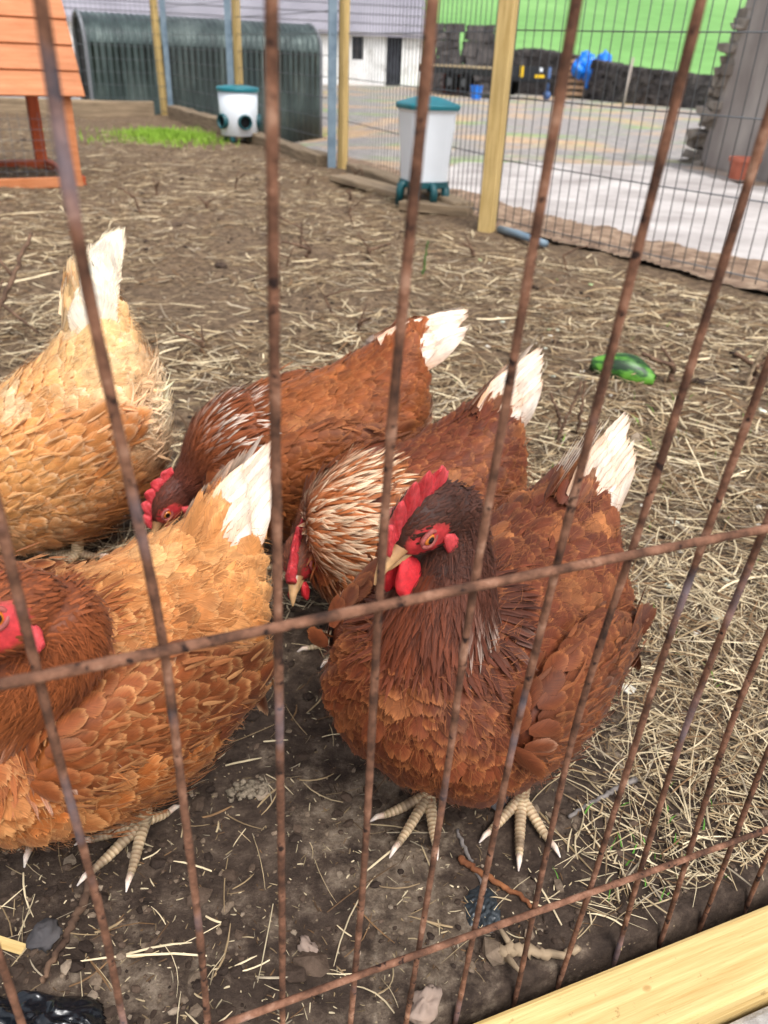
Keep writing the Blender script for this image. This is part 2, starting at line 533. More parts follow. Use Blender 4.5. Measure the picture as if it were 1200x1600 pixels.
def cr(xs, ys, q):
    """smooth interpolation through stations"""
    n = len(xs)
    k = np.clip(np.searchsorted(xs, q) - 1, 0, n - 2)
    t = (q - xs[k]) / (xs[k + 1] - xs[k])
    g = np.gradient(ys, xs)
    d = xs[k + 1] - xs[k]
    h00, h10, h01, h11 = 2 * t**3 - 3 * t**2 + 1, t**3 - 2 * t**2 + t, -2 * t**3 + 3 * t**2, t**3 - t**2
    return h00 * ys[k] + h10 * d * g[k] + h01 * ys[k + 1] + h11 * d * g[k + 1]

def torso(u, th, fat=1.0):
    s = np.linspace(0, 1, len(TX))
    x, tp, bt, w = (cr(s, a, u) for a in (TX, TT, TB, TW))
    zc, hh = (tp + bt) / 2, (tp - bt) / 2
    c, sn = np.cos(th), np.sin(th)
    wz = w * fat * np.sign(c) * np.abs(c) ** .92
    # a little narrower on the back than low on the flank
    wz = wz * (1 - .16 * np.clip(sn, 0, 1))
    return np.stack([x, wz, zc + hh * sn], -1)

def frames(Pf, u, v, eu=1e-3, ev=1e-3):
    P = Pf(u, v)
    du = Pf(np.clip(u + eu, 0, 1), v) - Pf(np.clip(u - eu, 0, 1), v)
    dv = Pf(u, v + ev) - Pf(u, v - ev)
    return P, du, dv

def thin(P, d, order=None):
    """greedy blue-noise thinning; d scalar or per-point"""
    d = np.broadcast_to(d, (len(P),))
    cell = float(d.max())
    grid, keep = {}, []
    K = np.floor(P / cell).astype(int)
    for i in range(len(P)):
        k = tuple(K[i]); ok = True
        for a in (-1, 0, 1):
            for b in (-1, 0, 1):
                for c in (-1, 0, 1):
                    for j in grid.get((k[0] + a, k[1] + b, k[2] + c), ()):
                        q = P[i] - P[j]
                        if q @ q < d[i] * d[i]: ok = False; break
                    if not ok: break
                if not ok: break
            if not ok: break
        if ok:
            grid.setdefault(k, []).append(i); keep.append(i)
    return np.array(keep)

PROF = {
    'round': A(.30, .66, .90, 1.0, .97, .80, .42),
    'lance': A(.55, .85, 1.0, .95, .78, .50, .14),
    'long':  A(.35, .70, .92, 1.0, 1.0, .86, .40),
    'tail':  A(.40, .72, .92, 1.0, .86, .58, .14),
    'wisp':  A(1.0, .7, .1),
}

class Plume:
    """collects feathers into one mesh"""
    def __init__(s): s.V, s.F, s.C, s.U, s.N, s.n = [], [], [], [], [], 0
    def add(s, P, N, T, L, W, lift, curl, cup, prof, base, tip, edge, rag=.05, cols=5, rows=7, bend=0.0, shaft=None):
        K = len(P)
        if not K: return
        L, W, lift, curl, cup, rag = (np.broadcast_to(np.asarray(q, float), (K,)) for q in (L, W, lift, curl, cup, rag))
        N = unit(N); T = unit(T - N * (T * N).sum(1, keepdims=True)); B = np.cross(N, T)
        pr = PROF[prof]
        t = np.linspace(0, 1, rows)
        w = np.interp(t, np.linspace(0, 1, len(pr)), pr)
        v = np.linspace(-1, 1, cols)
        tt = t[None, :, None] + np.zeros((K, 1, cols))
        # ragged tips: outer columns end earlier, each vane clump by its own amount
        jit = rng.normal(0, 1, (K, 1, cols)) * rag[:, None, None]
        tt = tt * (1 - np.clip(jit + 0, -.25, .25) * (t[None, :, None] > .45)) 
        vv = v[None, None, :] * w[None, :, None] * (1 + rng.normal(0, .06, (K, rows, cols)))
        bend = np.broadcast_to(np.asarray(bend, float), (K,))
        along = L[:, None, None] * tt
        side = W[:, None, None] * .5 * vv + (bend * L)[:, None, None] * tt ** 2
        hgt = L[:, None, None] * (np.sin(lift)[:, None, None] * tt - curl[:, None, None] * tt ** 2) - (cup * W)[:, None, None] * vv ** 2
        X = P[:, None, None, :] + along[..., None] * T[:, None, None, :] + side[..., None] * B[:, None, None, :] + hgt[..., None] * N[:, None, None, :]
        base, tip, edge = (np.broadcast_to(np.asarray(q, float), (K, 3)) for q in (base, tip, edge))
        tc = np.clip((t - .25) / .6, 0, 1)[None, :, None, None]
        C = base[:, None, None, :] * (1 - tc) + tip[:, None, None, :] * tc + np.zeros((K, rows, cols, 1))
        e = np.clip((np.abs(v)[None, :] - .45) * 1.2, 0, .75) * np.clip(t * 1.6 - .2, 0, 1)[:, None]
        e = np.maximum(e, np.clip((t - .82) / .18, 0, 1)[:, None] * .85 * np.ones((1, cols)))
        C = C * (1 - e[None, ..., None]) + edge[:, None, None, :] * e[None, ..., None]
        if shaft is not None and cols % 2:
            C[:, :, cols // 2, :] = C[:, :, cols // 2, :] * .5 + np.broadcast_to(np.asarray(shaft, float), (K, 3))[:, None, :] * .5
        C = C * (1 + rng.normal(0, .10, (K, 1, 1, 1))) * (1 + rng.normal(0, .05, (K, rows, cols, 1)))
        U = np.stack([np.clip(tt, 0, 1) * .98 + rng.integers(0, 60, (K, 1, 1)), np.broadcast_to(v[None, None, :], tt.shape)], -1)
        i = (np.arange(rows - 1)[:, None] * cols + np.arange(cols - 1)[None, :]).ravel()
        q = np.stack([i, i + cols, i + cols + 1, i + 1], 1)
        F = (np.arange(K)[:, None, None] * rows * cols + q[None]).reshape(-1, 4) + s.n
        sl = (np.sin(lift)[:, None, None] - 2 * curl[:, None, None] * tt) * .5
        nn = N[:, None, None, :] + B[:, None, None, :] * (vv * (.35 + cup[:, None, None] * 1.6))[..., None] - T[:, None, None, :] * sl[..., None]
        s.N.append(unit(nn).reshape(-1, 3))
        s.V.append(X.reshape(-1, 3)); s.C.append(C.reshape(-1, 3)); s.U.append(U.reshape(-1, 2)); s.F.append(F)
        s.n += K * rows * cols
    def build(s, name, parent, M=None):
        if not s.V: return None
        return np_mesh(name, np.concatenate(s.V), np.concatenate(s.F), M or M_FEATHER, parent, np.concatenate(s.C), np.concatenate(s.U), nrm=np.concatenate(s.N))

def area_sample(Pf, n, u0=0.0, u1=1.0, v0=-math.pi, v1=math.pi, nu=120, nv=160):
    u = np.linspace(u0, u1, nu); v = np.linspace(v0, v1, nv)
    Ug, Vg = np.meshgrid((u[:-1] + u[1:]) / 2, (v[:-1] + v[1:]) / 2, indexing='ij')
    P, du, dv = frames(Pf, Ug.ravel(), Vg.ravel())
    ar = np.linalg.norm(np.cross(du, dv), axis=1)
    k = rng.choice(len(ar), n, p=ar / ar.sum())
    return (np.clip(Ug.ravel()[k] + rng.uniform(-.5, .5, n) * (u1 - u0) / nu, 0.0005, .9995), Vg.ravel()[k] + rng.uniform(-.5, .5, n) * (v1 - v0) / nv)

def rotY(p):
    c, s = math.cos(p), math.sin(p)
    return A([c, 0, s], [0, 1, 0], [-s, 0, c])     # positive p: nose down

def cmix(a, b, f):
    f = np.asarray(f)[..., None]
    return np.asarray(a) * (1 - f) + np.asarray(b) * f

def hen(label, loc, heading, scale, pitch, head_w, look_w, pal, tail, feet, seed, head_roll=0.0, fat=1.0, detail=1.0,
        neck_k=(.10, .07), comb_h=1.0, wisps=7000, fluff=1.0, comb_bend=.25, lift_body=0.0, ruff=0.0, neck_fat=1.0, eye_open=True, lean=0.0, hs_k=1.14, neck_dir=None, neck_end=None, comb_len=1.0, cape_w=.028, wat=.62, chest=0.0):
    global rng
    rng = np.random.default_rng(seed)
    root = empty('hen', (loc[0], loc[1], 0), heading, label, 'hen', 'brown hens pecking in the pen')
    Rz = A([math.cos(heading), -math.sin(heading), 0], [math.sin(heading), math.cos(heading), 0], [0, 0, 1])
    to_loc = lambda p: Rz.T @ (A(*p) - A(loc[0], loc[1], 0))
    Rp = rotY(pitch)
    if lean:
        c, s = math.cos(lean), math.sin(lean)
        Rp = A([1, 0, 0], [0, c, -s], [0, s, c]) @ Rp
    piv = A(-.01, 0, .17)
    off = A(0, 0, .17 * scale + lift_body)
    X = lambda P: ((P - piv) @ Rp.T) * scale + off + A(-.01, 0, 0) * scale
    Xi = lambda Q: ((Q - off - A(-.01, 0, 0) * scale) / scale) @ Rp + piv
    tf = lambda u, v: X(torso(u, v, fat))
    # ---- neck path (local) : cubic bezier from the chest to the back of the head
    hc, look = to_loc(head_w), unit(Rz.T @ A(*look_w))
    p0 = X(A([.055, 0, .215]))[0]
    d0 = unit(Rz.T @ A(*neck_dir)) if neck_dir else Rp @ unit(A(.62, 0, .78))
    zup = A(0, 0, 1.0)
    hy = unit(np.cross(zup, look)); hz = np.cross(look, hy)
    c, s = math.cos(head_roll), math.sin(head_roll)
    hy, hz = hy * c + hz * s, hz * c - hy * s
    HB = np.stack([look, hy, hz], 1)                       # head axes as columns
    hs = hs_k * scale
    H = lambda q: np.asarray(q, float) @ HB.T * hs + hc
    back = hc - look * .020 * hs - hz * .006 * hs
    p1 = p0 + d0 * neck_k[0]
    p2 = back + (unit(Rz.T @ A(*neck_end)) if neck_end else unit(-look * .35 - A(0, 0, .9))) * neck_k[1]
    nt_ = np.linspace(0, 1, 26)[:, None]
    NP = (1 - nt_)**3 * p0 + 3 * (1 - nt_)**2 * nt_ * p1 + 3 * (1 - nt_) * nt_**2 * p2 + nt_**3 * back
    NR = cr(A(0, .2, .4, .6, .8, 1), A(.074, .066, .053, .040, .030, .0215) * neck_fat ** A(0.3, .8, 1, 1, .8, .3), nt_[:, 0]) * scale
    NTg = unit(np.gradient(NP, axis=0))
    ref = A(0, 1, 0.0)
    NB = unit(ref - NTg * (NTg @ ref)[:, None]); NN = np.cross(NTg, NB)
    def nf(u, v):
        k = np.clip(u, 0, 1) * 25
        i = np.clip(k.astype(int), 0, 24); f = (k - i)[..., None]
        I = lambda Q: Q[i] * (1 - f) + Q[i + 1] * f
        r_ = NR[i] * (1 - f[..., 0]) + NR[i + 1] * f[..., 0]
        return I(NP) + r_[..., None] * (np.cos(v)[..., None] * I(NB) + np.sin(v)[..., None] * I(NN))
    HR = A(.031, .0195, .0225)
    def hf(u, v):
        ph = u * math.pi
        d = np.stack([np.cos(ph), np.sin(ph) * np.cos(v), np.sin(ph) * np.sin(v)], -1)
        k = np.where(d[..., 0] > 0, 1 - .22 * d[..., 0] ** 2, 1.0)
        q = d * HR
        q[..., 1] *= k; q[..., 2] *= k
        return H(q)
    # ---- continuous body mesh: torso + neck + head, voxel-merged
    mb = MB()
    def grid(Pf, nu, nv):
        u, v = np.linspace(0, 1, nu), np.linspace(-math.pi, math.pi, nv + 1)[:-1]
        Ug, Vg = np.meshgrid(u, v, indexing='ij')
        P = Pf(Ug.ravel(), Vg.ravel())
        F = [(i * nv + k, (i + 1) * nv + k, (i + 1) * nv + (k + 1) % nv, i * nv + (k + 1) % nv) for i in range(nu - 1) for k in range(nv)]
        F += [tuple(range(nv)), tuple((nu - 1) * nv + k for k in range(nv - 1, -1, -1))]
        mb.add(P, F)
    grid(tf, 40, 40); grid(nf, 26, 28); grid(hf, 24, 24)
    WR = A(.112, .022, .058)                                # folded wing: flattened ellipsoid on each flank
    tilt = rotY(R(-6))
    def wf(sd):
        def f(u, v):
            ph = u * math.pi
            d = np.stack([np.cos(ph), np.sin(ph) * np.cos(v), np.sin(ph) * np.sin(v)], -1) * WR
            d[..., 2] *= 1 - .35 * np.clip(-d[..., 0] / .112, 0, 1)
            return X(d @ tilt.T + A(-.022, sd * .086 * fat, .205))
        return f
    for sd in (1, -1): grid(wf(sd), 24, 20)
    me = bpy.data.meshes.new('body_tmp')
    me.from_pydata(mb.v, [], mb.f)
    bm = bmesh.new(); bm.from_mesh(me)
    bmesh.ops.remove_doubles(bm, verts=bm.verts, dist=1e-5)
    bmesh.ops.recalc_face_normals(bm, faces=bm.faces); bm.to_mesh(me); bm.free()
    ob = bpy.data.objects.new('body_tmp', me); COL.objects.link(ob)
    rm = ob.modifiers.new('r', 'REMESH'); rm.mode = 'VOXEL'; rm.voxel_size = .0032
    sm = ob.modifiers.new('s', 'SMOOTH'); sm.factor = .5; sm.iterations = 3
    dg = bpy.context.evaluated_depsgraph_get()
    ev = ob.evaluated_get(dg).to_mesh()
    BV = np.empty(len(ev.vertices) * 3); ev.vertices.foreach_get('co', BV); BV = BV.reshape(-1, 3)
    BF = [tuple(p.vertices) for p in ev.polygons]
    ob.evaluated_get(dg).to_mesh_clear()
    bpy.data.objects.remove(ob); bpy.data.meshes.remove(me)
    hl = (BV - hc) @ HB / hs                                # head coordinates
    def region(P):   # plumage colour by place on the body
        q = Xi(P)
        back = np.clip((q[:, 2] - .235) / .05, 0, 1) * np.clip((.08 - q[:, 0]) / .06, 0, 1)
        sad = np.clip((-.06 - q[:, 0]) / .06, 0, 1) * np.clip((q[:, 2] - .2) / .06, 0, 1)
        vent = np.clip((-.085 - q[:, 0]) / .07, 0, 1) * np.clip((.23 - q[:, 2]) / .05, 0, 1)
        belly = np.clip((.16 - q[:, 2]) / .05, 0, 1)
        c = np.tile(A(*pal['breast']), (len(P), 1))
        c = cmix(c, pal['belly'], belly); c = cmix(c, pal['back'], back); c = cmix(c, pal['saddle'], sad); c = cmix(c, pal['vent'], vent)
        return c, vent, belly, back, sad
    skin = region(BV)[0] * .8
    face = np.exp(-(((hl[:, 0] - .013) / .017) ** 2 + ((hl[:, 2] + .002) / .014) ** 2 + ((np.abs(hl[:, 1]) - .016) / .014) ** 2) ** 2)
    skin = cmix(skin, A(*lin(186, 52, 56)), np.clip(face * 1.5, 0, 1))
    near = (np.abs(hl) < .06).all(1)
    skin[near & (face < .3)] = A(*pal['head']) * .7
    body = MB()
    body.v = [tuple(p) for p in BV]; body.f = list(BF); body.c = [tuple(k) for k in skin]
    # ---- legs (same mesh)
    def ring_tube(pts, rad, pitch_=.0042, amp=.07, colA=lin(218, 194, 158), colB=lin(164, 134, 100), n=10, flat=1.0):
        pts = [A(*p) for p in pts]
        seg = [np.linalg.norm(pts[i + 1] - pts[i]) for i in range(len(pts) - 1)]
        L = sum(seg); nn = max(4, int(L / (pitch_ / 3)))
        q = np.linspace(0, L, nn); cum = np.concatenate([[0], np.cumsum(seg)])
        Pq = np.stack([np.interp(q, cum, [p[k] for p in pts]) for k in range(3)], 1)
        for _ in range(3): Pq[1:-1] = (Pq[:-2] + 2 * Pq[1:-1] + Pq[2:]) / 4
        rq = np.interp(q, cum, rad)
        wv = np.array([(0, 1, .6)[i % 3] for i in range(nn)])
        cc = []
        for w_, q_ in zip(wv, Pq):
            k_ = A(*colB) * (1 - w_) + A(*colA) * w_
            mud = min(.75, max(0, .9 * mnoise.noise(Vector(q_ * 55) + Vector((seed, 0, 0))) + .35 - 14 * max(0, q_[2] - .006)))
            cc.append(tuple(k_ * (1 - mud) + A(*lin(92, 74, 60)) * mud))
        body.tube(Pq, list(rq * (1 - amp + amp * 1.4 * wv)), n, True, cc, flat)
    for sd, (wx, wy, yawd) in zip((1, -1), feet):
        f0 = to_loc((wx, wy, .003)); f0[2] = .003
        yaw = R(yawd) - heading
        hk = f0 + A(-.012, -sd * .004, .078 * scale)
        ank = f0 + A(0, 0, .014 * scale)
        ring_tube([hk + A(0, 0, .05), hk, ank + (hk - ank) * .5, ank], [.0125 * scale, .0085 * scale, .0068 * scale, .0076 * scale])
        for a_, Lt in ((0, .062), (R(36), .052), (R(-36), .050), (R(172), .026)):
            d = A(math.cos(yaw + a_), math.sin(yaw + a_), 0)
            Lt *= scale * .96
            e = f0 + d * Lt + A(0, 0, .0045)
            ring_tube([ank + A(0, 0, -.002), f0 + d * Lt * .35 + A(0, 0, .0105), f0 + d * Lt * .7 + A(0, 0, .006), e],
                      [.0068 * scale, .0058 * scale, .0050 * scale, .0036 * scale], flat=.9)
            cl = [e - d * .003, e + d * .007 * scale + A(0, 0, .0012), e + d * .015 * scale + A(0, 0, -.003)]
            body.tube(cl, [.0034 * scale, .0026 * scale, .0006], 8, True, [lin(198, 166, 140), lin(226, 204, 186), lin(240, 226, 214)])
    bo = body.build('body', M_SKIN, root, smooth=True, col=True, clean=False)
    # ---- plumage
    skinN = lambda P, du, dv, cen: (lambda n: np.where(((n * (P - cen)).sum(1) < 0)[:, None], -n, n))(unit(np.cross(du, dv)))
    cenT = X(A([-.02, 0, .19]))[0]
    # inside tests
    def in_torso(Q, k=.9):
        q = Xi(Q)
        x = np.clip(q[:, 0], -.1849, .1399)
        s = np.linspace(0, 1, len(TX)); ud = np.linspace(0, 1, 300); xd = cr(s, TX, ud)
        u = np.interp(-x, -xd, ud)
        tp, bt, w = (cr(s, a, u) for a in (TT, TB, TW))
        return ((q[:, 1] / (w * fat)) ** 2 + ((q[:, 2] - (tp + bt) / 2) / ((tp - bt) / 2)) ** 2 < k) & (q[:, 0] < .14) & (q[:, 0] > -.185)
    def in_neck(Q, mar=.004):
        d = np.linalg.norm(Q[:, None] - NP[None], axis=2) - (NR[None] - mar)
        return (d < 0).any(1)
    def in_wing(Q):
        r = np.zeros(len(Q), bool)
        for sd in (1, -1):
            q = (Xi(Q) - A(-.022, sd * .086 * fat, .205)) @ tilt
            r |= ((q / WR) ** 2).sum(1) < .85
        return r
    def tone(P, amt=.16, sc=28):
        return 1 + amt * 2 * (fbm(P[:, 0] * sc + 7 + seed, (P[:, 1] + P[:, 2] * .7) * sc, 3, seed))[:, None]
    def wig(N, T, a):   # random in-plane turn
        B = np.cross(N, T); an = rng.normal(0, a, len(N))[:, None]
        return T * np.cos(an) + B * np.sin(an)
    pl = Plume()
    u, v = area_sample(tf, int(26000 * detail))
    P, du, dv = frames(tf, u, v)
    N = skinN(P, du, dv, cenT)
    q0 = torso(u, v, fat)
    ok = ~in_neck(P, .012) & ~in_wing(P)
    P, N, q0, u, v = (a[ok] for a in (P, N, q0, u, v))
    spacing = (.0070 + .0022 * np.clip((.1 - q0[:, 0]) / .2, 0, 1)) * scale
    k = thin(P, spacing)
    P, N, q0 = P[k], N[k], q0[k]
    D = np.stack([-np.ones(len(P)), np.zeros(len(P)), -.35 - 2.2 * np.clip((q0[:, 0] - .04) / .09, 0, 1) + 1.3 * np.clip((-.05 - q0[:, 0]) / .1, 0, 1) * np.clip((q0[:, 2] - .2) / .08, 0, 1)], 1)
    T = D @ Rp.T
    T = unit(T - N * (T * N).sum(1, keepdims=True))
    T = wig(N, T, .2)
    c, vent, belly, back, sad = region(P)
    K = len(P)
    sz = (.0200 + .012 * rng.random(K)) * scale * (1 + .25 * vent + .1 * belly)
    wd = sz * (.80 + .16 * rng.random(K)) * (1 - .15 * vent)
    c = c * tone(P, .24) * rng.uniform(.80, 1.16, (K, 1))
    c = cmix(c, A(*pal['fringe']), np.clip(fbm(P[:, 0] * 22 + seed, (P[:, 1] - P[:, 2]) * 22, 3, seed + 4) * 2.8 - .10, 0, .62))
    fl = np.zeros(K, bool)
    edge = cmix(c, A(*pal['fringe']), np.clip(pal.get('fringe_amt', .45) * rng.uniform(.3, 1.3, K), 0, 1))
    edge[fl] = edge[fl] * .55 + A(*pal['cream']) * .45
    tipc = c * .92
    pl.add(P - N * .0012 - T * sz[:, None] * .35, N, T, sz, wd, R(10) + .12 * rng.random(K) + np.clip(fbm(P[:, 0] * 30, (P[:, 1] + P[:, 2]) * 30, 2, seed + 9), 0, .3) * .7 + .15 * vent * rng.random(K), .07 + .05 * rng.random(K), .10 + .06 * rng.random(K), 'round', c * 1.05, tipc, edge,
           rag=.06 + .07 * vent + .04 * belly, cols=7, bend=rng.normal(0, .12, K), shaft=c * .85)
    # loose downy feathers round the vent and thighs
    vp = np.where((vent > .35) | ((belly > .6) & (q0[:, 0] < .03)))[0]
    if len(vp):
        r_ = np.repeat(vp, int(7 * fluff) + 1)
        Pn = P[r_] + rng.normal(0, .006, (len(r_), 3)); Tn = wig(N[r_], T[r_], .5)
        cc = cmix(c[r_], A(*pal['cream']), .35 * vent[r_] * rng.random(len(r_)))
        pl.add(Pn, N[r_], Tn, rng.uniform(.014, .030, len(r_)) * scale, rng.uniform(.0022, .0052, len(r_)), .12 + .4 * rng.random(len(r_)), .15, .1, 'lance', cc, cc, cc * 1.1, rag=.16, bend=rng.normal(0, .2, len(r_)))
    # soft streaks: narrow feathers breaking up the scale pattern
    u, v = area_sample(tf, int(14000 * detail)); Ps, du, dv = frames(tf, u, v); Ns = skinN(Ps, du, dv, cenT); qs = torso(u, v, fat)
    ok = ~in_neck(Ps, .012) & ~in_wing(Ps); Ps, Ns, qs = Ps[ok], Ns[ok], qs[ok]
    k = thin(Ps, .0105 * scale); Ps, Ns, qs = Ps[k], Ns[k], qs[k]; ks = len(Ps)
    cs = region(Ps)[0] * tone(Ps, .24) * rng.uniform(.78, 1.14, (ks, 1))
    cs = cmix(cs, A(*pal['fringe']), np.clip(fbm(Ps[:, 0] * 22 + seed, (Ps[:, 1] - Ps[:, 2]) * 22, 3, seed + 4) * 2.2 - .05, 0, .6))
    Ts = np.stack([-np.ones(ks), np.zeros(ks), -.35 - 2.2 * np.clip((qs[:, 0] - .04) / .09, 0, 1) + 1.3 * np.clip((-.05 - qs[:, 0]) / .1, 0, 1) * np.clip((qs[:, 2] - .2) / .08, 0, 1)], 1) @ Rp.T
    Ts = wig(Ns, unit(Ts - Ns * (Ts * Ns).sum(1, keepdims=True)), .22)
    pl.add(Ps + Ns * (.0004 + .0022 * rng.random(ks))[:, None], Ns, Ts, rng.uniform(.012, .020, ks) * scale, rng.uniform(.0022, .0060, ks) * scale, R(6) + .07 * rng.random(ks), .10, .1, 'lance', cs, cs * .95, cs * 1.12, rag=.14, bend=rng.normal(0, .14, ks))
    # wisps: single loose barbs lying over everything
    u, v = area_sample(tf, wisps); P, du, dv = frames(tf, u, v); N = skinN(P, du, dv, cenT)
    q1 = torso(u, v, fat)
    ok = ~in_neck(P, .012); P, N, q1 = P[ok], N[ok], q1[ok]
    c, vent, belly, back, sad = region(P)
    D = np.stack([-np.ones(len(P)), np.zeros(len(P)), -.35 - 2.2 * np.clip((q1[:, 0] - .04) / .09, 0, 1)], 1); T = wig(N, unit(D @ Rp.T), .35)
    kk = len(P)
    keep = rng.random(kk) < np.clip(.6 + vent + .8 * belly - .2 * back, .1, 1)
    P, N, T, c, vent, belly = (a[keep] for a in (P, N, T, c, vent, belly)); kk = len(P)
    wc = cmix(c * rng.uniform(.7, 1.15, (kk, 1)), A(*pal['fringe']), rng.random(kk) * .4)
    pl.add(P + N * (.004 + .006 * rng.random(kk))[:, None], N, T, rng.uniform(.009, .022, kk) * scale, rng.uniform(.0004, .0009, kk), .05 + .25 * rng.random(kk) + .3 * vent * rng.random(kk), .1, 0, 'wisp', wc, wc, wc, rag=0, cols=2, rows=3, bend=rng.normal(0, .2, kk))
    m2 = rng.random(kk) < .5
    k2 = int(m2.sum())
    pl.add(P[m2] + N[m2] * .002, N[m2], wig(N[m2], T[m2], .5), rng.uniform(.007, .015, k2) * scale, rng.uniform(.0004, .0008, k2), .3 + .5 * rng.random(k2), .25, 0, 'wisp', wc[m2], wc[m2], wc[m2] * 1.1, rag=0, cols=2, rows=4, bend=rng.normal(0, .3, k2))
    pl.build('body_feathers', root)
    # ---- wings
    for sd in (1, -1):
        wg = Plume(); f = wf(sd)
        u, v = area_sample(f, int(5000 * detail)); P, du, dv = frames(f, u, v)
        cw = X(A([-.022, sd * .06 * fat, .205]))[0]
        N = skinN(P, du, dv, cw)
        wl = (Xi(P) - A(-.022, sd * .086 * fat, .205)) @ tilt
        outn = (N @ (Rp @ A(0, sd, 0)))
        ok = (outn > -.25) & ~in_torso(P, .8) & ~in_neck(P, .014)
        P, N, wl = P[ok], N[ok], wl[ok]
        k = thin(P, (.0085 + .005 * np.clip((-wl[:, 0]) / .1, 0, 1)) * scale); P, N, wl = P[k], N[k], wl[k]
        rear = np.clip((.03 - wl[:, 0]) / .10, 0, 1)
        T = np.tile(Rp @ unit(A(-1, 0, -.12)), (len(P), 1)); T = wig(N, T, .1)
        K = len(P)
        L = (.023 + .024 * rear + .006 * rng.random(K)) * scale
        W = (.0185 + .005 * rear) * scale * (.9 + .2 * rng.random(K))
        c = cmix(A(*pal['wing']), A(*pal['wing2']), np.clip(rear + rng.normal(0, .12, K), 0, 1)) * tone(P, .13)
        fl = rng.random(K) < pal.get('fleck', .03) * .8
        edge = cmix(c, A(*pal['fringe']), np.clip(pal.get('fringe_amt', .45) * rng.uniform(.1, 1.1, K), 0, 1))
        edge[fl] = edge[fl] * .85 + A(*pal['cream']) * .15
        wg.add(P - N * .001 - T * L[:, None] * .35, N, T, L, W, R(9) + .07 * rng.random(K), .08, .10, 'round', c, c * .93, edge, rag=.03, cols=7, bend=rng.normal(0, .06, K), shaft=c * .8)
        f2 = rng.choice(K, min(K, 350), replace=False); k2 = len(f2)
        cs = c[f2] * rng.uniform(.84, 1.1, (k2, 1)); cs = cmix(cs, A(*pal['fringe']), rng.random(k2) * .3)
        wg.add(P[f2] + rng.normal(0, .005, (k2, 3)) + N[f2] * .0025, N[f2], wig(N[f2], T[f2], .16), rng.uniform(.014, .028, k2) * scale, rng.uniform(.0022, .0048, k2) * scale, R(6) + .1 * rng.random(k2), .08, .1, 'lance', cs, cs * .95, cs * 1.1, rag=.14, bend=rng.normal(0, .1, k2))
        # secondaries and primaries closing the wing towards the rump
        n = 11
        a = np.linspace(0, 1, n)
        Q = np.stack([-.058 - .020 * a, sd * (.1075 - .012 * a) * fat, .172 + .056 * a], 1)
        Pq = X(Q); Nq = np.tile(Rp @ unit(A(-.12, sd, .12)), (n, 1)); Tq = unit(np.stack([-np.ones(n), -sd * .50 * np.ones(n), .26 - .34 * a], 1)) @ Rp.T
        c = cmix(A(*pal['wing2']), A(*pal['wing']), a * .3) * rng.uniform(.85, 1.1, (n, 1))
        wg.add(Pq + Nq * np.linspace(0, .006, n)[:, None], Nq, Tq, rng.uniform(.046, .058, n) * scale, .019 * scale, R(0), .06, .08, 'long', c, c * .9, cmix(c, A(*pal['fringe']), np.full(n, .5)), rag=.03, shaft=c * .6, rows=9)
        wg.build('wing', root)
    # ---- tail
    tl = Plume()
    e0, e1, tL, tW = tail['e0'], tail['e1'], tail['L'], tail.get('W', .023)
    bx = X(A([-.150, 0, .284]))[0]
    for layer in range(2):
        for sd in (1, -1):
            n = 9
            a = np.linspace(0, 1, n)
            el = R(e0) + (R(e1) - R(e0)) * a
            sp = tail.get('spread', .25) * (1 - .8 * a) * sd * .25 - .05 * sd * (1 - a)
            D = np.stack([-np.cos(el), np.cos(el) * sp, np.sin(el)], 1)
            D = unit(D) @ Rp.T
            Nn = unit(np.stack([.4 * np.sin(el), sd * np.ones(n), .4 * np.cos(el)], 1)) @ Rp.T
            Pq = bx + (np.stack([.004 * a + .016 * layer, sd * (.026 - .020 * a), -.026 + .046 * a + .004 * layer], 1) @ Rp.T) * scale
            ln = tL * (.90 + .16 * a) * (1 - .28 * layer) * rng.uniform(.93, 1.05, n) * scale
            tc = A(*pal['tail']); tb = A(*pal['tail_base'])
            mixv = rng.uniform(0, .8, n) + .2 * layer
            cb = cmix(cmix(A(*pal['saddle']), tb, np.full(n, .65)), tc, rng.uniform(0, .3, n)); ct = cmix(tc, tb, np.clip(mixv - .35, 0, .6))
            tl.add(Pq + Nn * (.001 + .0015 * np.arange(n)[::-1, None]), Nn, D, ln, tW * scale * (1 - .1 * layer), R(1), .03, .10, 'tail', cb, ct, cmix(tb, tc, rng.uniform(.0, .55, n)), rag=.03, shaft=cmix(tc, tb, rng.uniform(.1, .5, n)), rows=11)
    # coverts wrapping the root of the tail
    n = int(170 * detail)
    a, h_ = rng.uniform(-1.9, 1.9, n), rng.uniform(0, 1, n)
    el = R(e0) + (R(e1) - R(e0)) * .5
    ax = unit(A(-math.cos(el), 0, math.sin(el)))
    by, bz = A(0, 1, 0), np.cross(ax, A(0, 1, 0)); bz = bz if bz[2] > 0 else -bz
    rad = (.030 - .012 * h_)
    Nn = (np.sin(a)[:, None] * by + np.cos(a)[:, None] * bz)
    Q = A(-.138, 0, .278) + ax * (h_ * .030)[:, None] + Nn * rad[:, None] * A(1, .85, 1)
    Tn = np.tile(ax, (n, 1)) + .15 * Nn
    c = cmix(A(*pal['saddle']), A(*pal['tail_base']), np.clip(h_ * .8 + rng.normal(0, .15, n), 0, 1) * tail.get('cov', .45)) * rng.uniform(.85, 1.12, (n, 1))
    Nw = Nn @ Rp.T; Tw = unit(Tn) @ Rp.T
    tl.add(X(Q), Nw, wig(Nw, Tw, .15), rng.uniform(.024, .040, n) * scale * tail.get('cl', 1), rng.uniform(.011, .017, n) * scale * tail.get('cl', 1), R(5), .06, .14, 'round', c, c * .97, cmix(c, A(*pal['fringe']), rng.random(n) * .7), rag=.06, shaft=c * .85)
    tl.build('tail', root)
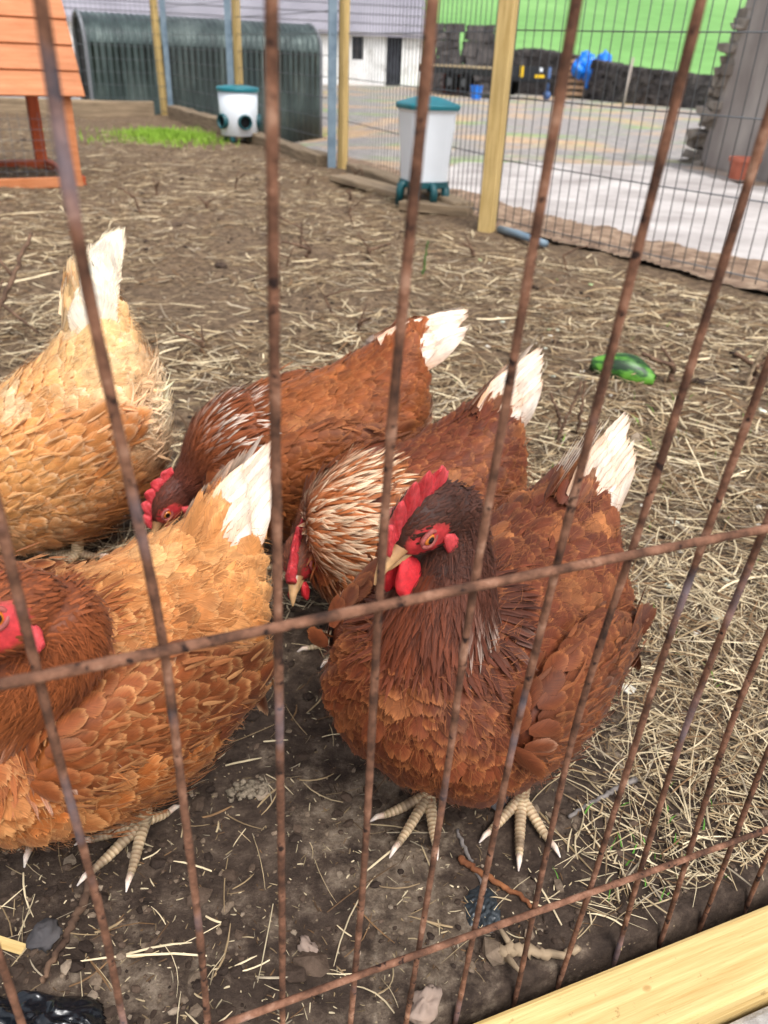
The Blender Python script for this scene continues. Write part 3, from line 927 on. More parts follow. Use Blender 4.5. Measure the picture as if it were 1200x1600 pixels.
    # ---- neck hackle
    nk = Plume()
    u, v = area_sample(nf, int(17000 * detail), .15, .995); P, du, dv = frames(nf, u, v)
    cN = NP[np.clip((u * 25).astype(int), 0, 25)]
    N = skinN(P, du, dv, cN)
    hq = (P - hc) @ HB / hs
    chin = (hq[:, 0] > .002) & (hq[:, 2] < .004) & (np.linalg.norm(hq, axis=1) < .042)
    ok = ~chin & ~in_torso(P, .86) & (((P - hc) @ HB / hs / HR) ** 2).sum(1).__gt__(.9)
    P, N, u = P[ok], N[ok], u[ok]
    k = thin(P, (.0025 + .0026 * (1 - u)) * scale); P, N, u = P[k], N[k], u[k]
    T = -NTg[np.clip((u * 25).astype(int), 0, 25)]
    T = unit(T - N * (T * N).sum(1, keepdims=True)); T = wig(N, T, .13)
    K = len(P); low = 1 - u
    L = (.013 + .032 * np.clip(low * 1.25, 0, 1)) * scale * rng.uniform(.85, 1.15, K)
    W = (.0030 + .0034 * np.clip(low * 1.2, 0, 1)) * scale
    hk = cmix(A(*pal['head']), A(*pal['hackle']), np.clip(low * 1.8, 0, 1))
    if chest:
        fr = np.clip((N @ (Rp @ A(.95, 0, -.2))) * 1.8 + .15, 0, 1) * np.clip((low - .30) / .22, 0, 1) * chest
        hk = cmix(hk, A(*pal['breast']), fr * rng.uniform(.6, 1, K))
    hk = hk * tone(P, .2, 40)
    tipm = np.clip((low - pal.get('cape0', .45)) / .25, 0, 1) * (rng.random(K) < pal.get('cape_n', .5)) * pal.get('cape', .6)
    if 'cape_side' in pal:
        tipm = tipm * np.clip(-.3 + 1.5 * (N @ unit(A(*pal['cape_side']))), 0, 1)
    tip = cmix(hk * .95, A(*pal['cream']), tipm * rng.uniform(.5, 1, K))
    edge = cmix(hk * 1.15, A(*pal['cream']), np.clip(tipm * 1.1, 0, 1))
    nk.add(P - N * .001 - T * L[:, None] * .25, N, T, L, W, R(9) + .12 * rng.random(K) + ruff * low, .10, .10, 'lance', hk, tip, edge, rag=.09, bend=rng.normal(0, .07, K), shaft=hk * .8)
    # cape: the lowest hackles drape over the shoulders and chest
    u, v = area_sample(tf, int(26000 * detail)); P, du, dv = frames(tf, u, v); N = skinN(P, du, dv, cenT)
    dn = (np.linalg.norm(P[:, None] - NP[None, 9:], axis=2) - NR[None, 9:])
    ki = dn.argmin(1) + 9; dn = dn.min(1)
    ok = (dn > -.010) & (dn < cape_w * scale * (.8 + .5 * rng.random(len(P))))
    P, N, ki, dn = P[ok], N[ok], ki[ok], dn[ok]
    if len(P):
        k = thin(P, .0046 * scale); P, N, ki, dn = P[k], N[k], ki[k], dn[k]; K = len(P)
        T = unit((P - NP[np.minimum(ki + 3, 25)]) + .03 * (Rp @ A(-.4, 0, -.8))); T = wig(N, T, .14)
        hk = np.tile(A(*pal['hackle']), (K, 1))
        if chest: hk = cmix(hk, A(*pal['breast']), np.clip((N @ (Rp @ A(.95, 0, -.2))) * 1.8 + .15, 0, 1) * chest)
        hk = hk * rng.uniform(.7, 1.2, (K, 1)) * tone(P, .2, 40)
        tm = (rng.random(K) < pal.get('cape_n', .5)) * pal.get('cape', .6) * np.clip(.5 + dn / .03, .2, 1)
        if 'cape_side' in pal: tm = tm * np.clip(-.35 + 1.5 * (N @ unit(A(*pal['cape_side']))), .0, 1)
        tip = cmix(hk, A(*pal['cream']), tm * rng.uniform(.6, 1, K))
        nk.add(P + N * .002, N, T, rng.uniform(.022, .036, K) * scale, rng.uniform(.0040, .0068, K) * scale, R(8) + .14 * rng.random(K) + ruff * .6, .10, .1, 'lance', hk, tip, cmix(hk * 1.1, A(*pal['cream']), tm), rag=.10, bend=rng.normal(0, .08, K), shaft=hk * .75)
    # head: short scale-like feathers
    bf = np.array([f_ for f_ in BF if len(f_) == 4])
    fn = np.cross(BV[bf[:, 2]] - BV[bf[:, 0]], BV[bf[:, 3]] - BV[bf[:, 1]])
    vn = np.zeros_like(BV)
    for q_ in range(4): np.add.at(vn, bf[:, q_], fn)
    vn = unit(vn)
    dh = np.linalg.norm(BV - hc, axis=1)
    sel = np.where(dh < .062 * scale)[0]; sel = np.concatenate([sel] * 3); rng.shuffle(sel)
    P, N = BV[sel] + rng.normal(0, .0009, (len(sel), 3)), vn[sel]; dh = dh[sel]
    hl = (P - hc) @ HB / hs
    bare = ((hl[:, 0] - .0120) / .0120) ** 2 + ((hl[:, 2] - .0005) / .0098) ** 2 < 1
    bare |= (hl[:, 0] > .0235) | ((hl[:, 0] > .012) & (hl[:, 2] < -.016)) | ((hl[:, 0] > .008) & (hl[:, 2] < -.003) & (rng.random(len(P)) < .55))
    bare |= (np.abs(hl[:, 1]) < .004) & (hl[:, 2] > 0) & (hl[:, 0] > -.008)
    bare &= dh < .04 * hs
    ok = ~bare; P, N, dh = P[ok], N[ok], dh[ok]
    k = thin(P, .0024 * scale); P, N, dh = P[k], N[k], dh[k]; K = len(P)
    fo = np.clip((dh / hs - .024) / .03, 0, 1)
    T = wig(N, cmix(np.tile(-look - hz * .25, (K, 1)), np.tile(-NTg[-4], (K, 1)), fo), .15)
    c = cmix(A(*pal['head']), A(*pal['hackle']), fo * .45) * rng.uniform(.7, 1.15, (K, 1))
    nk.add(P - N * .0008, N, T, rng.uniform(.005, .008, K) * hs * (1 + .7 * fo), .0024 * hs, R(9) + .12 * rng.random(K), .1, .1, 'lance', c, c * .9, c * 1.25, rag=.08, rows=5, cols=3)
    # wisps on the neck
    u, v = area_sample(nf, int(2600 * detail), .2, 1.0); P, du, dv = frames(nf, u, v); N = skinN(P, du, dv, NP[np.clip((u * 25).astype(int), 0, 25)])
    ok = ~in_torso(P, .9); P, N, u = P[ok], N[ok], u[ok]; K = len(P)
    T = wig(N, -NTg[np.clip((u * 25).astype(int), 0, 25)], .25)
    c = cmix(A(*pal['head']), A(*pal['hackle']), np.clip((1 - u) * 1.8, 0, 1)) * rng.uniform(.6, 1.5, (K, 1))
    nk.add(P + N * .003, N, T, rng.uniform(.008, .02, K), rng.uniform(.0004, .0008, K), .08 + .2 * rng.random(K), .1, 0, 'wisp', c, c, c, rag=0, cols=2, rows=3)
    nk.build('neck_hackle', root)
    # ---- head parts
    def loft(rings, col, name, mat):
        b = MB(); n = len(rings[0]); V = [p for r_ in rings for p in r_]
        F = [(i * n + k, i * n + (k + 1) % n, (i + 1) * n + (k + 1) % n, (i + 1) * n + k) for i in range(len(rings) - 1) for k in range(n)]
        F += [tuple(range(n - 1, -1, -1)), tuple((len(rings) - 1) * n + k for k in range(n))]
        cc = None
        if hasattr(col[0], '__len__'):
            cc = [col[i // n] if len(col) == len(rings) else col[i] for i in range(len(V))]
        b.add(H(np.array(V)), F, cc if cc else col)
        return b.build(name, mat, root, smooth=True, col=True)
    bk = []; bc = []
    for i, t in enumerate(np.linspace(0, 1, 9)):
        xx = .020 + .034 * t; zz = -.001 - .013 * t ** 2.2
        ry, rz = .0092 * (1 - t) ** .75 + .0008, .0078 * (1 - t) ** .62 + .0008
        bk.append([(xx, ry * math.cos(a), zz + rz * math.sin(a) * (1 if math.sin(a) > 0 else .55)) for a in np.linspace(0, 2 * math.pi, 13)[:-1]])
        bc.append(tuple(cmix(A(*lin(132, 92, 62)), A(*lin(206, 164, 116)), np.array(min(1, t * 1.3)))))
    loft(bk, bc, 'beak', M_HORN)
    bk = []; bc = []
    for t in np.linspace(0, 1, 6):
        xx = .019 + .024 * t; zz = -.0085 - .003 * t
        ry, rz = .0075 * (1 - t) ** .7 + .0008, .0036 * (1 - t) ** .6 + .0006
        bk.append([(xx, ry * math.cos(a), zz + rz * math.sin(a)) for a in np.linspace(0, 2 * math.pi, 11)[:-1]])
        bc.append(lin(176, 136, 92))
    loft(bk, bc, 'lower_beak', M_HORN)
    # comb
    nc = 56; rings = []; cc = []
    for i in range(nc):
        t = i / (nc - 1)
        xx = .038 - .066 * t * comb_len
        zb = .006 + .0125 * math.sin(min(1, t * 1.6) * math.pi / 2) - .004 * max(0, t - .6)
        env = (.006 + .020 * math.sin(math.pi * min(1, t * .95 + .05)) ** .8) * comb_h
        sr = .45 + .55 * abs(math.sin(t * math.pi * 5.0 + .3)) ** .9
        h_ = env * sr * (1 if .02 < t < .98 else .3) + .002
        th = .0046 * (.6 + .4 * math.sin(math.pi * t)) + .0008
        th *= 1 + .9 * math.exp(-(t / .22) ** 2)
        ring = []
        for a in np.linspace(0, 2 * math.pi, 17)[:-1]:
            hh = (1 - math.cos(a)) / 2
            tk = math.sin(a) * th * (1.15 - .75 * hh)
            by_ = comb_bend * (hh * h_) ** 1.3 * 4 + .0022 * mnoise.noise(Vector((t * 9, hh * 3, seed)))
            rough_ = .0012 * mnoise.noise(Vector((t * 46, hh * 14, a + seed)))
            ring.append((xx - .012 * hh * t * comb_h, tk + by_ + rough_, zb - .004 + hh * (h_ + .004)))
            cc.append(tuple(cmix(A(*lin(196, 48, 56)), A(*lin(226, 96, 100)), np.array(random.random() * .6 + .25 * (hh < .3)))))
        rings.append(ring)
    loft(rings, cc, 'comb', M_COMB)
    for sd in (1, -1):
        w = MB()
        wp = H([(.026, sd * .0075, -.012)])[0] + A(0, 0, -.0155 * hs * wat)
        wm = Matrix.Rotation(math.atan2(look[1], look[0]), 3, 'Z') @ Matrix.Rotation(sd * R(10), 3, 'X')
        w.ellip(wp, (.0105 * hs * wat, .0040 * hs, .0175 * hs * wat), 16, 12, wm, lin(206, 44, 52), .25, seed + sd)
        w.build('wattle', M_COMB, root, smooth=True, col=True)
        w = MB()
        w.ellip(H([(-.001, sd * .0185, -.0150)])[0], (.0058 * hs * (.4 + .6 * wat), .0026 * hs, .0098 * hs * (.4 + .6 * wat)), 12, 9, Matrix(HB.tolist()), lin(204, 70, 74), .3, seed + 2 * sd)
        w.build('ear_lobe', M_COMB, root, smooth=True, col=True)
        # eye: globe with iris and pupil, lids around it
        e = MB(); nr, ns = 14, 20; V = []; C_ = []
        for j in range(nr + 1):
            ph = math.pi * j / nr
            for i in range(ns):
                th = 2 * math.pi * i / ns
                V.append((.0052 * math.sin(ph) * math.cos(th), sd * .0050 * math.cos(ph), .0052 * math.sin(ph) * math.sin(th)))
                a = math.degrees(ph)
                C_.append((.004, .003, .003) if a < 27 else (lin(206, 118, 40) if a < 58 else lin(80, 40, 34)))
        F = [(j * ns + i, j * ns + (i + 1) % ns, (j + 1) * ns + (i + 1) % ns, (j + 1) * ns + i) for j in range(nr) for i in range(ns)]
        ec = A(.0125, sd * .0150, .0035)
        e.add(H(np.array(V) + ec), F, C_)
        e.build('eye', M_EYE, root, smooth=True, col=True)
        l = MB()
        for up_ in (1, -1):
            pts = [(ec[0] + .0064 * math.cos(a), sd * (.0178 - .0007 * abs(math.cos(a))), ec[2] + (.0050 if up_ > 0 else .0052) * math.sin(a) * up_) for a in np.linspace(.0, math.pi, 10)]
            l.tube(H(np.array(pts)), [.0008 * hs] + [.0017 * hs] * 8 + [.0008 * hs], 7, True, lin(150, 78, 72))
        l.build('eyelid', M_SKIN, root, smooth=True, col=True)
    return root

L3 = lambda r, g, b, k=1.0: tuple(c * k for c in lin(r, g, b))
CREAM = L3(246, 232, 214)
P_MAIN = dict(breast=L3(102, 48, 24), belly=L3(122, 62, 29), back=L3(98, 48, 28), saddle=L3(96, 46, 27), vent=L3(158, 96, 50), wing=L3(108, 56, 31), wing2=L3(82, 41, 24),
              hackle=L3(82, 42, 27), head=L3(70, 40, 30), fringe=L3(186, 120, 70), fringe_amt=.46, cream=CREAM, tail=L3(248, 240, 228), tail_base=L3(206, 156, 112), fleck=.03,
              cape0=.46, cape=1.0, cape_n=.5, cape_side=(-.6, .8, 0))
P_RUMP = dict(P_MAIN, breast=L3(110, 54, 30), back=L3(104, 50, 29), saddle=L3(100, 47, 27), hackle=L3(176, 104, 60), cream=L3(246, 220, 184), head=L3(118, 68, 48), cape0=.12, cape=1.0, cape_n=.62, fleck=.02)
P_RUMP.pop('cape_side')
P_BROWN = dict(P_RUMP, cream=CREAM, breast=L3(124, 64, 30), back=L3(142, 78, 38), saddle=L3(132, 68, 33), wing=L3(126, 68, 34), wing2=L3(90, 46, 26), hackle=L3(132, 70, 38), head=L3(98, 52, 40), cape0=.50, cape=.85, cape_n=.42, fleck=.02)
P_TAN = dict(P_MAIN, breast=L3(158, 88, 40), belly=L3(184, 116, 58), back=L3(192, 124, 68), saddle=L3(198, 132, 74), vent=L3(214, 158, 100), wing=L3(132, 70, 34), wing2=L3(100, 50, 26), hackle=L3(150, 84, 42), head=L3(132, 70, 38), fringe=L3(226, 176, 118), fringe_amt=.48, cape0=.42, cape=1.0, cape_n=.8, fleck=.05, cape_side=(-.6, .8, -.2))
P_LIGHT = dict(P_MAIN, breast=L3(204, 138, 78), belly=L3(190, 126, 72), back=L3(218, 160, 98), saddle=L3(232, 186, 126), vent=L3(248, 226, 186), wing=L3(210, 148, 86), wing2=L3(182, 112, 58), hackle=L3(196, 124, 66), head=L3(150, 80, 46), fringe=L3(246, 218, 176), fringe_amt=.5, cream=L3(250, 236, 212), tail_base=L3(246, 224, 188), fleck=.08, cape0=.4, cape=.6, cape_n=.5)

hen('dark russet hen standing closest, red comb and eye turned to the camera', (.095, .605), R(233), 1.06, R(0), (.034, .567, .354), (-.66, -.58, -.45), P_MAIN,
    dict(e0=40, e1=30, L=.104, spread=.25, W=.022), [(.156, .580, 262), (.060, .578, 240)], 3, detail=1.25, wisps=9000, head_roll=-.05, comb_bend=.3, lift_body=-.022, fat=1.08, hs_k=1.16, neck_fat=.86, neck_k=(.06, .06), neck_end=(.42, .42, -.8), comb_h=1.2, comb_len=.80, cape_w=.007, wat=1.05, chest=1.0)
hen('tan and brown hen at the left edge, pale tail up, one yellow foot forward', (-.268, .530), R(234), 1.06, R(-8), (-.240, .412, .358), (-.60, -.80, -.02), P_TAN,
    dict(e0=62, e1=48, L=.088, spread=.2), [(-.222, .530, 235), (-.33, .55, 240)], 5, detail=1.2, wisps=8500, head_roll=.45, lift_body=-.020, fat=1.06, comb_h=.45, comb_len=.62, neck_fat=1.3, cape_w=.012)
hen('russet hen with a cream ruffled neck bending her head down behind the closest hen', (.028, .895), R(214), 1.0, R(12), (-.098, .815, .150), (-.134, -.90, -.35), P_RUMP,
    dict(e0=42, e1=30, L=.096, spread=.2), [(.03, .80, 215), (-.035, .836, 200)], 8, ruff=.12, neck_fat=1.3, head_roll=.2, lift_body=-.03, neck_dir=(-.8, -.5, .1), neck_k=(.05, .05), neck_end=(.55, .75, .35), cape_w=.02, comb_h=.7)
hen('brown hen pecking at the soil at the back, pale streaks on her shoulders', (-.118, 1.060), R(203), 1.12, R(14), (-.303, .985, .125), (-.50, -.35, -.79), P_BROWN,
    dict(e0=18, e1=2, L=.100, spread=.25), [(-.12, 1.02, 205), (-.10, 1.11, 205)], 13, lift_body=-.038, neck_fat=1.1, neck_dir=(-.93, -.28, -.05), neck_k=(.07, .05), neck_end=(.75, .35, .45), cape_w=.02, comb_h=.55)
hen('pale ginger hen far left, head out of the picture and white tail straight up', (-.490, 1.055), R(200), 1.20, R(32), (-.74, .93, .10), (-.6, -.3, -.7), P_LIGHT,
    dict(e0=66, e1=26, L=.098, spread=.8, W=.046, cov=1.0, cl=1.5), [(-.455, 1.0, 205), (-.47, 1.12, 205)], 17, fluff=2.2, wisps=13000, lift_body=-.065, neck_dir=(-.85, -.4, -.1), neck_k=(.07, .05), neck_end=(.7, .35, .5))
# ------------------------------------------------------------------ rusty mesh panel in front
PA = R(22.5)
PD = Vector((math.cos(PA), math.sin(PA), 0))
P0 = Vector((-.0395, .2835, CAM_H))
PU = Vector((.0306, -.044, 1.0))
mesh_panel = empty('mesh_panel', (P0.x, P0.y, 0), 0, 'rusty welded steel mesh panel between the camera and the hens', 'mesh panel')
def pp(u, dz):
    return P0 + PD * u + PU * dz - Vector((P0.x, P0.y, 0))
BZ1, BZ2 = -.227, -.559
BARS = {-2: [(-.1041, -.15), (-.1026, -.22), (-.1017, -.30), (-.0975, -.42)],
    -1: [(-.0660, .01), (-.0655, -.054), (-.0566, -.158), (-.0507, -.225), (-.0495, -.327), (-.0479, -.444)],
    0: [(-.0019, .013), (-.0018, -.061), (-.0005, -.168), (.0029, -.473)],
    1: [(.0512, .016), (.0496, -.063), (.0485, -.129), (.0503, -.245), (.0553, -.463)],
    2: [(.1044, .019), (.1031, -.065), (.1020, -.168), (.1005, -.258), (.1029, -.338), (.1042, -.487), (.1036, -.657)],
    3: [(.1562, .022), (.1537, -.065), (.1493, -.194), (.1481, -.270), (.1460, -.353), (.1485, -.510), (.1512, -.696)],
    4: [(.2031, -.019), (.2014, -.069), (.1968, -.222), (.1921, -.284), (.1905, -.368), (.1990, -.536), (.2093, -.704)],
    5: [(.2520, .02), (.2441, -.297), (.2466, -.388), (.2514, -.563), (.2530, -.70)],
    6: [(.2960, .02), (.2870, -.35), (.2885, -.428), (.3013, -.588), (.3132, -.709)],
    7: [(.3380, .02), (.3300, -.35), (.3320, -.4165), (.3635, -.710)],
    8: [(.3840, .02), (.3800, -.35), (.3864, -.457), (.4101, -.716)],
    9: [(.4400, .02), (.4440, -.45), (.4535, -.617), (.4665, -.720)]}
for k in range(-7, 22):
    random.seed(100 + k)
    b = MB(); pts = []; rad = []
    a1, a2, ph = random.uniform(-.0007, .0007), random.uniform(-.0005, .0005), random.uniform(0, 6)
    zz = np.linspace(-.735, .60, 110)
    if k in BARS:
        q = sorted((z, u) for u, z in BARS[k])
        uu = np.interp(zz, [z for z, u in q], [u for z, u in q])
        for _ in range(12): uu[1:-1] = (uu[:-2] + uu[1:-1] * 2 + uu[2:]) / 4
    else:
        uu = np.full(len(zz), .05 * k if k < 0 else .462 + .053 * (k - 9))
    for z, u in zip(zz, uu):
        e = a1 * math.sin(z * 7 + ph) + a2 * math.sin(z * 19 + ph)
        pts.append(pp(u + e * .5, z) + Vector((0, e, 0)))
        rad.append(1.0 * .0022 * (1 + .15 * mnoise.noise(Vector((k * 3.7, 0, z * 130))) + .12 * mnoise.noise(Vector((k, 5, z * 420)))))
    b.tube(pts, rad, 10)
    b.build('vertical_bar', M_RUST, mesh_panel, smooth=True)
for j, z in enumerate((BZ1, BZ2, .11, .44)):
    random.seed(40 + j)
    b = MB(); pts = []; rad = []
    for u in np.linspace(-.42, 1.12, 170):
        pts.append(pp(u, z + .0012 * math.sin(u * 9 + j)) + Vector((PD.y, -PD.x, 0)) * -.0042 * (-1 if j == 0 else -1))
        rad.append(.0026 * (1 + .13 * mnoise.noise(Vector((j * 3.7, 2, u * 130))) + .10 * mnoise.noise(Vector((j, 9, u * 420)))))
    b.tube(pts, rad, 10)
    b.build('horizontal_bar', M_RUST, mesh_panel, smooth=True)

# timber rail in front of the panel foot
M_PINE = wood_mat('pale_pine', lin(188, 154, 94), lin(224, 198, 138), (2.4, 70, 70), 2.4, .6, .35)
M_TREAT = wood_mat('treated_post', lin(178, 150, 92), lin(212, 184, 126), (26, 26, 2.2), 2.6, .7, .2)
def rail(name, label, cat, a, b, w, h, top):
    a, b = Vector(a), Vector(b)
    L = (b - a).length
    o = MB().box((0, 0, -h / 2), (L, w, h)).build(name, M_PINE, None, bevel=.004)
    o.location = ((a.x + b.x) / 2, (a.y + b.y) / 2, top)
    o.rotation_euler = (0, 0, math.atan2(b.y - a.y, b.x - a.x))
    return tag(o, label, cat)
rl = rail('timber_rail', 'pale yellow timber rail along the foot of the rusty mesh panel', 'rail', (-.9, -.085, 0), (1.5, .92, 0), .060, .045, .004)
mid = P0 + PD * .45 + PU * -.68
nrm = Vector((PD.y, -PD.x, 0))
rl.location = (mid.x + nrm.x * .042, mid.y + nrm.y * .042, .001)
rl.rotation_euler = (0, R(.0), PA)
M_SLAB = noisy('grey_slab', [(.3, lin(128, 124, 120)), (.7, lin(182, 178, 174))], 60, .95, b=.7, bd=.004)
sl = MB().box((0, 0, -.03), (1.9, .42, .06), jit=.003).build('stone_slab', M_SLAB, None, bevel=.006)
sl.location = (mid.x + nrm.x * .285, mid.y + nrm.y * .285, -.022); sl.rotation_euler = (0, 0, PA)
tag(sl, 'grey stone slab just outside the pale timber rail', 'slab')

# ------------------------------------------------------------------ back fence
M_WIRE = plain('galvanised_wire', lin(96, 100, 104), .5, .4, metal=.3)
M_GALV = noisy('painted_steel', [(.3, lin(96, 116, 132)), (.7, lin(138, 156, 168))], 9, .5, b=.05)
def wire_panel(a, b, step, hstep, hgt, label, z0=.03):
    a, b = Vector((*a, 0)), Vector((*b, 0))
    L = (b - a).length; d = (b - a).normalized()
    root = empty('wire_panel', a, math.atan2(d.y, d.x), label, 'wire fence', 'welded wire panels of the back fence')
    vb, hb = MB(), MB()
    n = int(L / step)
    for i in range(n + 1):
        x = min(L - .01, .02 + i * step)
        vb.tube([(x, 0, z0), (x + .002 * math.sin(i), 0, hgt)], .0020, 5)
    z = z0 + .02; 
    while z < hgt:
        hb.tube([(0, -.004, z), (L * .5, -.004, z - .003), (L, -.004, z)], .0026, 5); z += hstep
    o = vb.build('vertical_wires', M_WIRE, root, smooth=True); o['kind'] = 'stuff' if False else 'thing'
    hb.build('horizontal_wires', M_WIRE, root, smooth=True)
    return root
FP = dict(p1=(-2.61, 10.04), p4=(-1.468, 7.942), p2=(-.433, 5.893), p3=(.44, 3.90))
wire_panel((.45, 3.93), (1.32, 2.86), .05, .25, 1.9, 'wire mesh panel right of the thick square wooden post')
wire_panel((1.33, 2.85), (2.4, 1.55), .05, .25, 1.9, 'wire mesh panel at the right edge in front of the concrete path')
wire_panel((-.36, 5.90), (.47, 3.96), .05, .25, 1.9, 'wire mesh panel behind the tall white feeder')
wire_panel((-1.44, 7.93), (-.42, 5.91), .05, .125, 1.9, 'wire mesh panel behind the round white feeder, before the dark shelter')
wire_panel((-2.58, 10.03), (-1.45, 7.95), .05, .125, 1.9, 'wire mesh panel between the two back posts, before the dark shelter')
wire_panel((-6.2, 8.95), (-2.63, 10.04), .05, .125, 1.9, 'wire mesh panel on the far left side behind the orange coop')

def wood_post(p, w, top, label, ang=0.0, lean=(0, 0)):
    b = MB()
    segs = 8; V = []
    for i in range(segs + 1):
        z = -.05 + (top + .05) * i / segs
        V.append((lean[0] * z + .002 * math.sin(i * 1.7), lean[1] * z, z))
    b.tube(V, w * .707, 4)
    o = b.build('wooden_post', M_TREAT, None, bevel=.004)
    o.location = (*p, 0); o.rotation_euler = (0, 0, ang + R(45))
    return tag(o, label, 'fence post', 'posts of the back fence')
def steel_post(p, top, label, ang=0.0):
    b = MB()
    b.box((0, 0, top / 2 - .05), (.055, .006, top + .1)); b.box((-.0245, .025, top / 2 - .05), (.006, .044, top + .1)); b.box((.0245, .025, top / 2 - .05), (.006, .044, top + .1))
    for z in np.arange(.2, top, .3): b.box((0, -.005, z), (.012, .006, .02))
    o = b.build('steel_post', M_GALV, None, bevel=.0015)
    o.location = (*p, 0); o.rotation_euler = (0, 0, ang)
    return tag(o, label, 'fence post', 'posts of the back fence')
wood_post((.415, 3.884), .066, 2.1, 'thick square pale wooden post beside the tall white feeder', R(20), (.002, 0))
steel_post((-.462, 5.90), 2.1, 'blue grey steel post with thin wood at its right, nearest the tall feeder', R(8))
wood_post((-.392, 5.93), .05, 2.1, 'thin wooden post right against the steel post nearest the tall feeder', R(5))
steel_post((-1.515, 7.94), 2.1, 'blue grey steel post rising behind the round white feeder', R(8))
wood_post((-1.445, 7.96), .055, 2.1, 'thin wooden post rising behind the round white feeder', R(5))
wood_post((-2.69, 10.06), .06, 2.2, 'thin wooden post at the far back corner of the fence', R(5), (-.02, 0))
steel_post((-2.60, 10.0), 2.2, 'blue grey steel post at the far back corner of the fence', R(8))
M_OLDW = wood_mat('weathered_wood', lin(104, 88, 70), lin(158, 138, 112), (2, 26, 26), 2.2, .85, .5)
def log(a, b, w, h, label, mat=None, z=0.0):
    a, b = Vector((*a, z)), Vector((*b, z)); L = (b - a).length
    bb = MB(); n = 14
    rings = []
    for i in range(n + 1):
        rings.append((L * (i / n - .5), .014 * mnoise.noise(Vector((i * .5, a.x, 1))), h / 2 + .012 * mnoise.noise(Vector((i * .6, 3, a.y)))))
    V = []; 
    for x, y, zc in rings:
        V += [(x, y - w / 2, zc - h / 2), (x, y + w / 2, zc - h / 2), (x, y + w / 2, zc + h / 2), (x, y - w / 2, zc + h / 2)]
    F = [(i * 4 + k, i * 4 + (k + 1) % 4, i * 4 + 4 + (k + 1) % 4, i * 4 + 4 + k) for i in range(n) for k in range(4)] + [(3, 2, 1, 0), tuple(n * 4 + k for k in range(4))]
    o = bb.add(V, F).build('timber_sleeper', mat or M_OLDW, None, bevel=.012)
    o.location = ((a.x + b.x) / 2, (a.y + b.y) / 2, z - .02); o.rotation_euler = (0, 0, math.atan2(b.y - a.y, b.x - a.x))
    return tag(o, label, 'sleeper', 'old timbers along the back fence')
log((-6, 8.86), (-2.75, 9.86), .16, .17, 'weathered timber along the far left fence foot behind the coop')
log((-2.50, 9.72), (-1.56, 7.99), .14, .15, 'weathered timber along the fence foot left of the round feeder')
log((-1.36, 7.75), (-.52, 6.02), .13, .10, 'low timber along the fence foot right of the round feeder')
log((-.30, 5.70), (.33, 4.22), .12, .09, 'low timber along the fence foot behind the tall feeder')
# ------------------------------------------------------------------ poultry feeders
M_WPLA = plain('white_plastic', lin(226, 232, 238), .35, .5, .04, 6)
M_TEAL = plain('teal_plastic', lin(28, 116, 128), .4, .5, .15, 10)
M_DGREEN = plain('dark_green_plastic', lin(20, 78, 84), .45, .5, .2, 12)
M_BLACK = plain('black_hole', lin(12, 14, 16), .7, .2)
def ring_loft(mb, rings, n=32, sq=2.0):
    """rings: (z, half size x, half size y); sq > 2 squares the outline off"""
    V = []
    for z, rx, ry in rings:
        for k in range(n):
            a = 2 * math.pi * k / n
            c, s = math.cos(a), math.sin(a)
            q = (abs(c) ** sq + abs(s) ** sq) ** (-1 / sq)
            V.append((rx * c * q, ry * s * q, z))
    F = [(i * n + k, i * n + (k + 1) % n, (i + 1) * n + (k + 1) % n, (i + 1) * n + k) for i in range(len(rings) - 1) for k in range(n)]
    F += [tuple(range(n - 1, -1, -1)), tuple((len(rings) - 1) * n + k for k in range(n))]
    mb.add(V, F)
    return mb
fa = empty('poultry_feeder', (.125, 4.42, .0), R(24), 'tall square white feeder with teal lid on teal feeding legs', 'feeder')
ring_loft(MB(), [(.135, .088, .088), (.14, .100, .100), (.30, .110, .110), (.455, .121, .121), (.458, .128, .128), (.468, .128, .128)], 40, 5.5).build('bucket', M_WPLA, fa, smooth=False, bevel=.004)
ring_loft(MB(), [(.466, .135, .135), (.484, .138, .138), (.492, .132, .132), (.520, .050, .050), (.524, .028, .028)], 40, 5.0).build('lid', M_TEAL, fa, bevel=.003)
ring_loft(MB(), [(.108, .102, .102), (.112, .108, .108), (.140, .108, .108), (.142, .094, .094)], 40, 5.0).build('base', M_DGREEN, fa, bevel=.003)
for sx, sy in ((1, 1), (1, -1), (-1, 1), (-1, -1)):
    l = MB(); l.tube([(sx * .085, sy * .085, .115), (sx * .088, sy * .088, .06), (sx * .092, sy * .092, .0)], [.022, .020, .022], 14)
    l.build('leg', M_DGREEN, fa, smooth=True, clean=True)
for dx, dy in ((1, 0), (-1, 0), (0, -1), (0, 1)):
    l = MB(); l.tube([(dx * .09, dy * .09, .124), (dx * .120, dy * .120, .120), (dx * .130, dy * .130, .10), (dx * .131, dy * .131, .045)], [.019, .019, .019, .020], 14)
    l.build('feeding_port', M_DGREEN, fa, smooth=True)
MB().box((.132, .0, .40), (.03, .05, .018)).box((.144, 0, .385), (.008, .05, .04)).build('handle', M_WPLA, fa, bevel=.003)

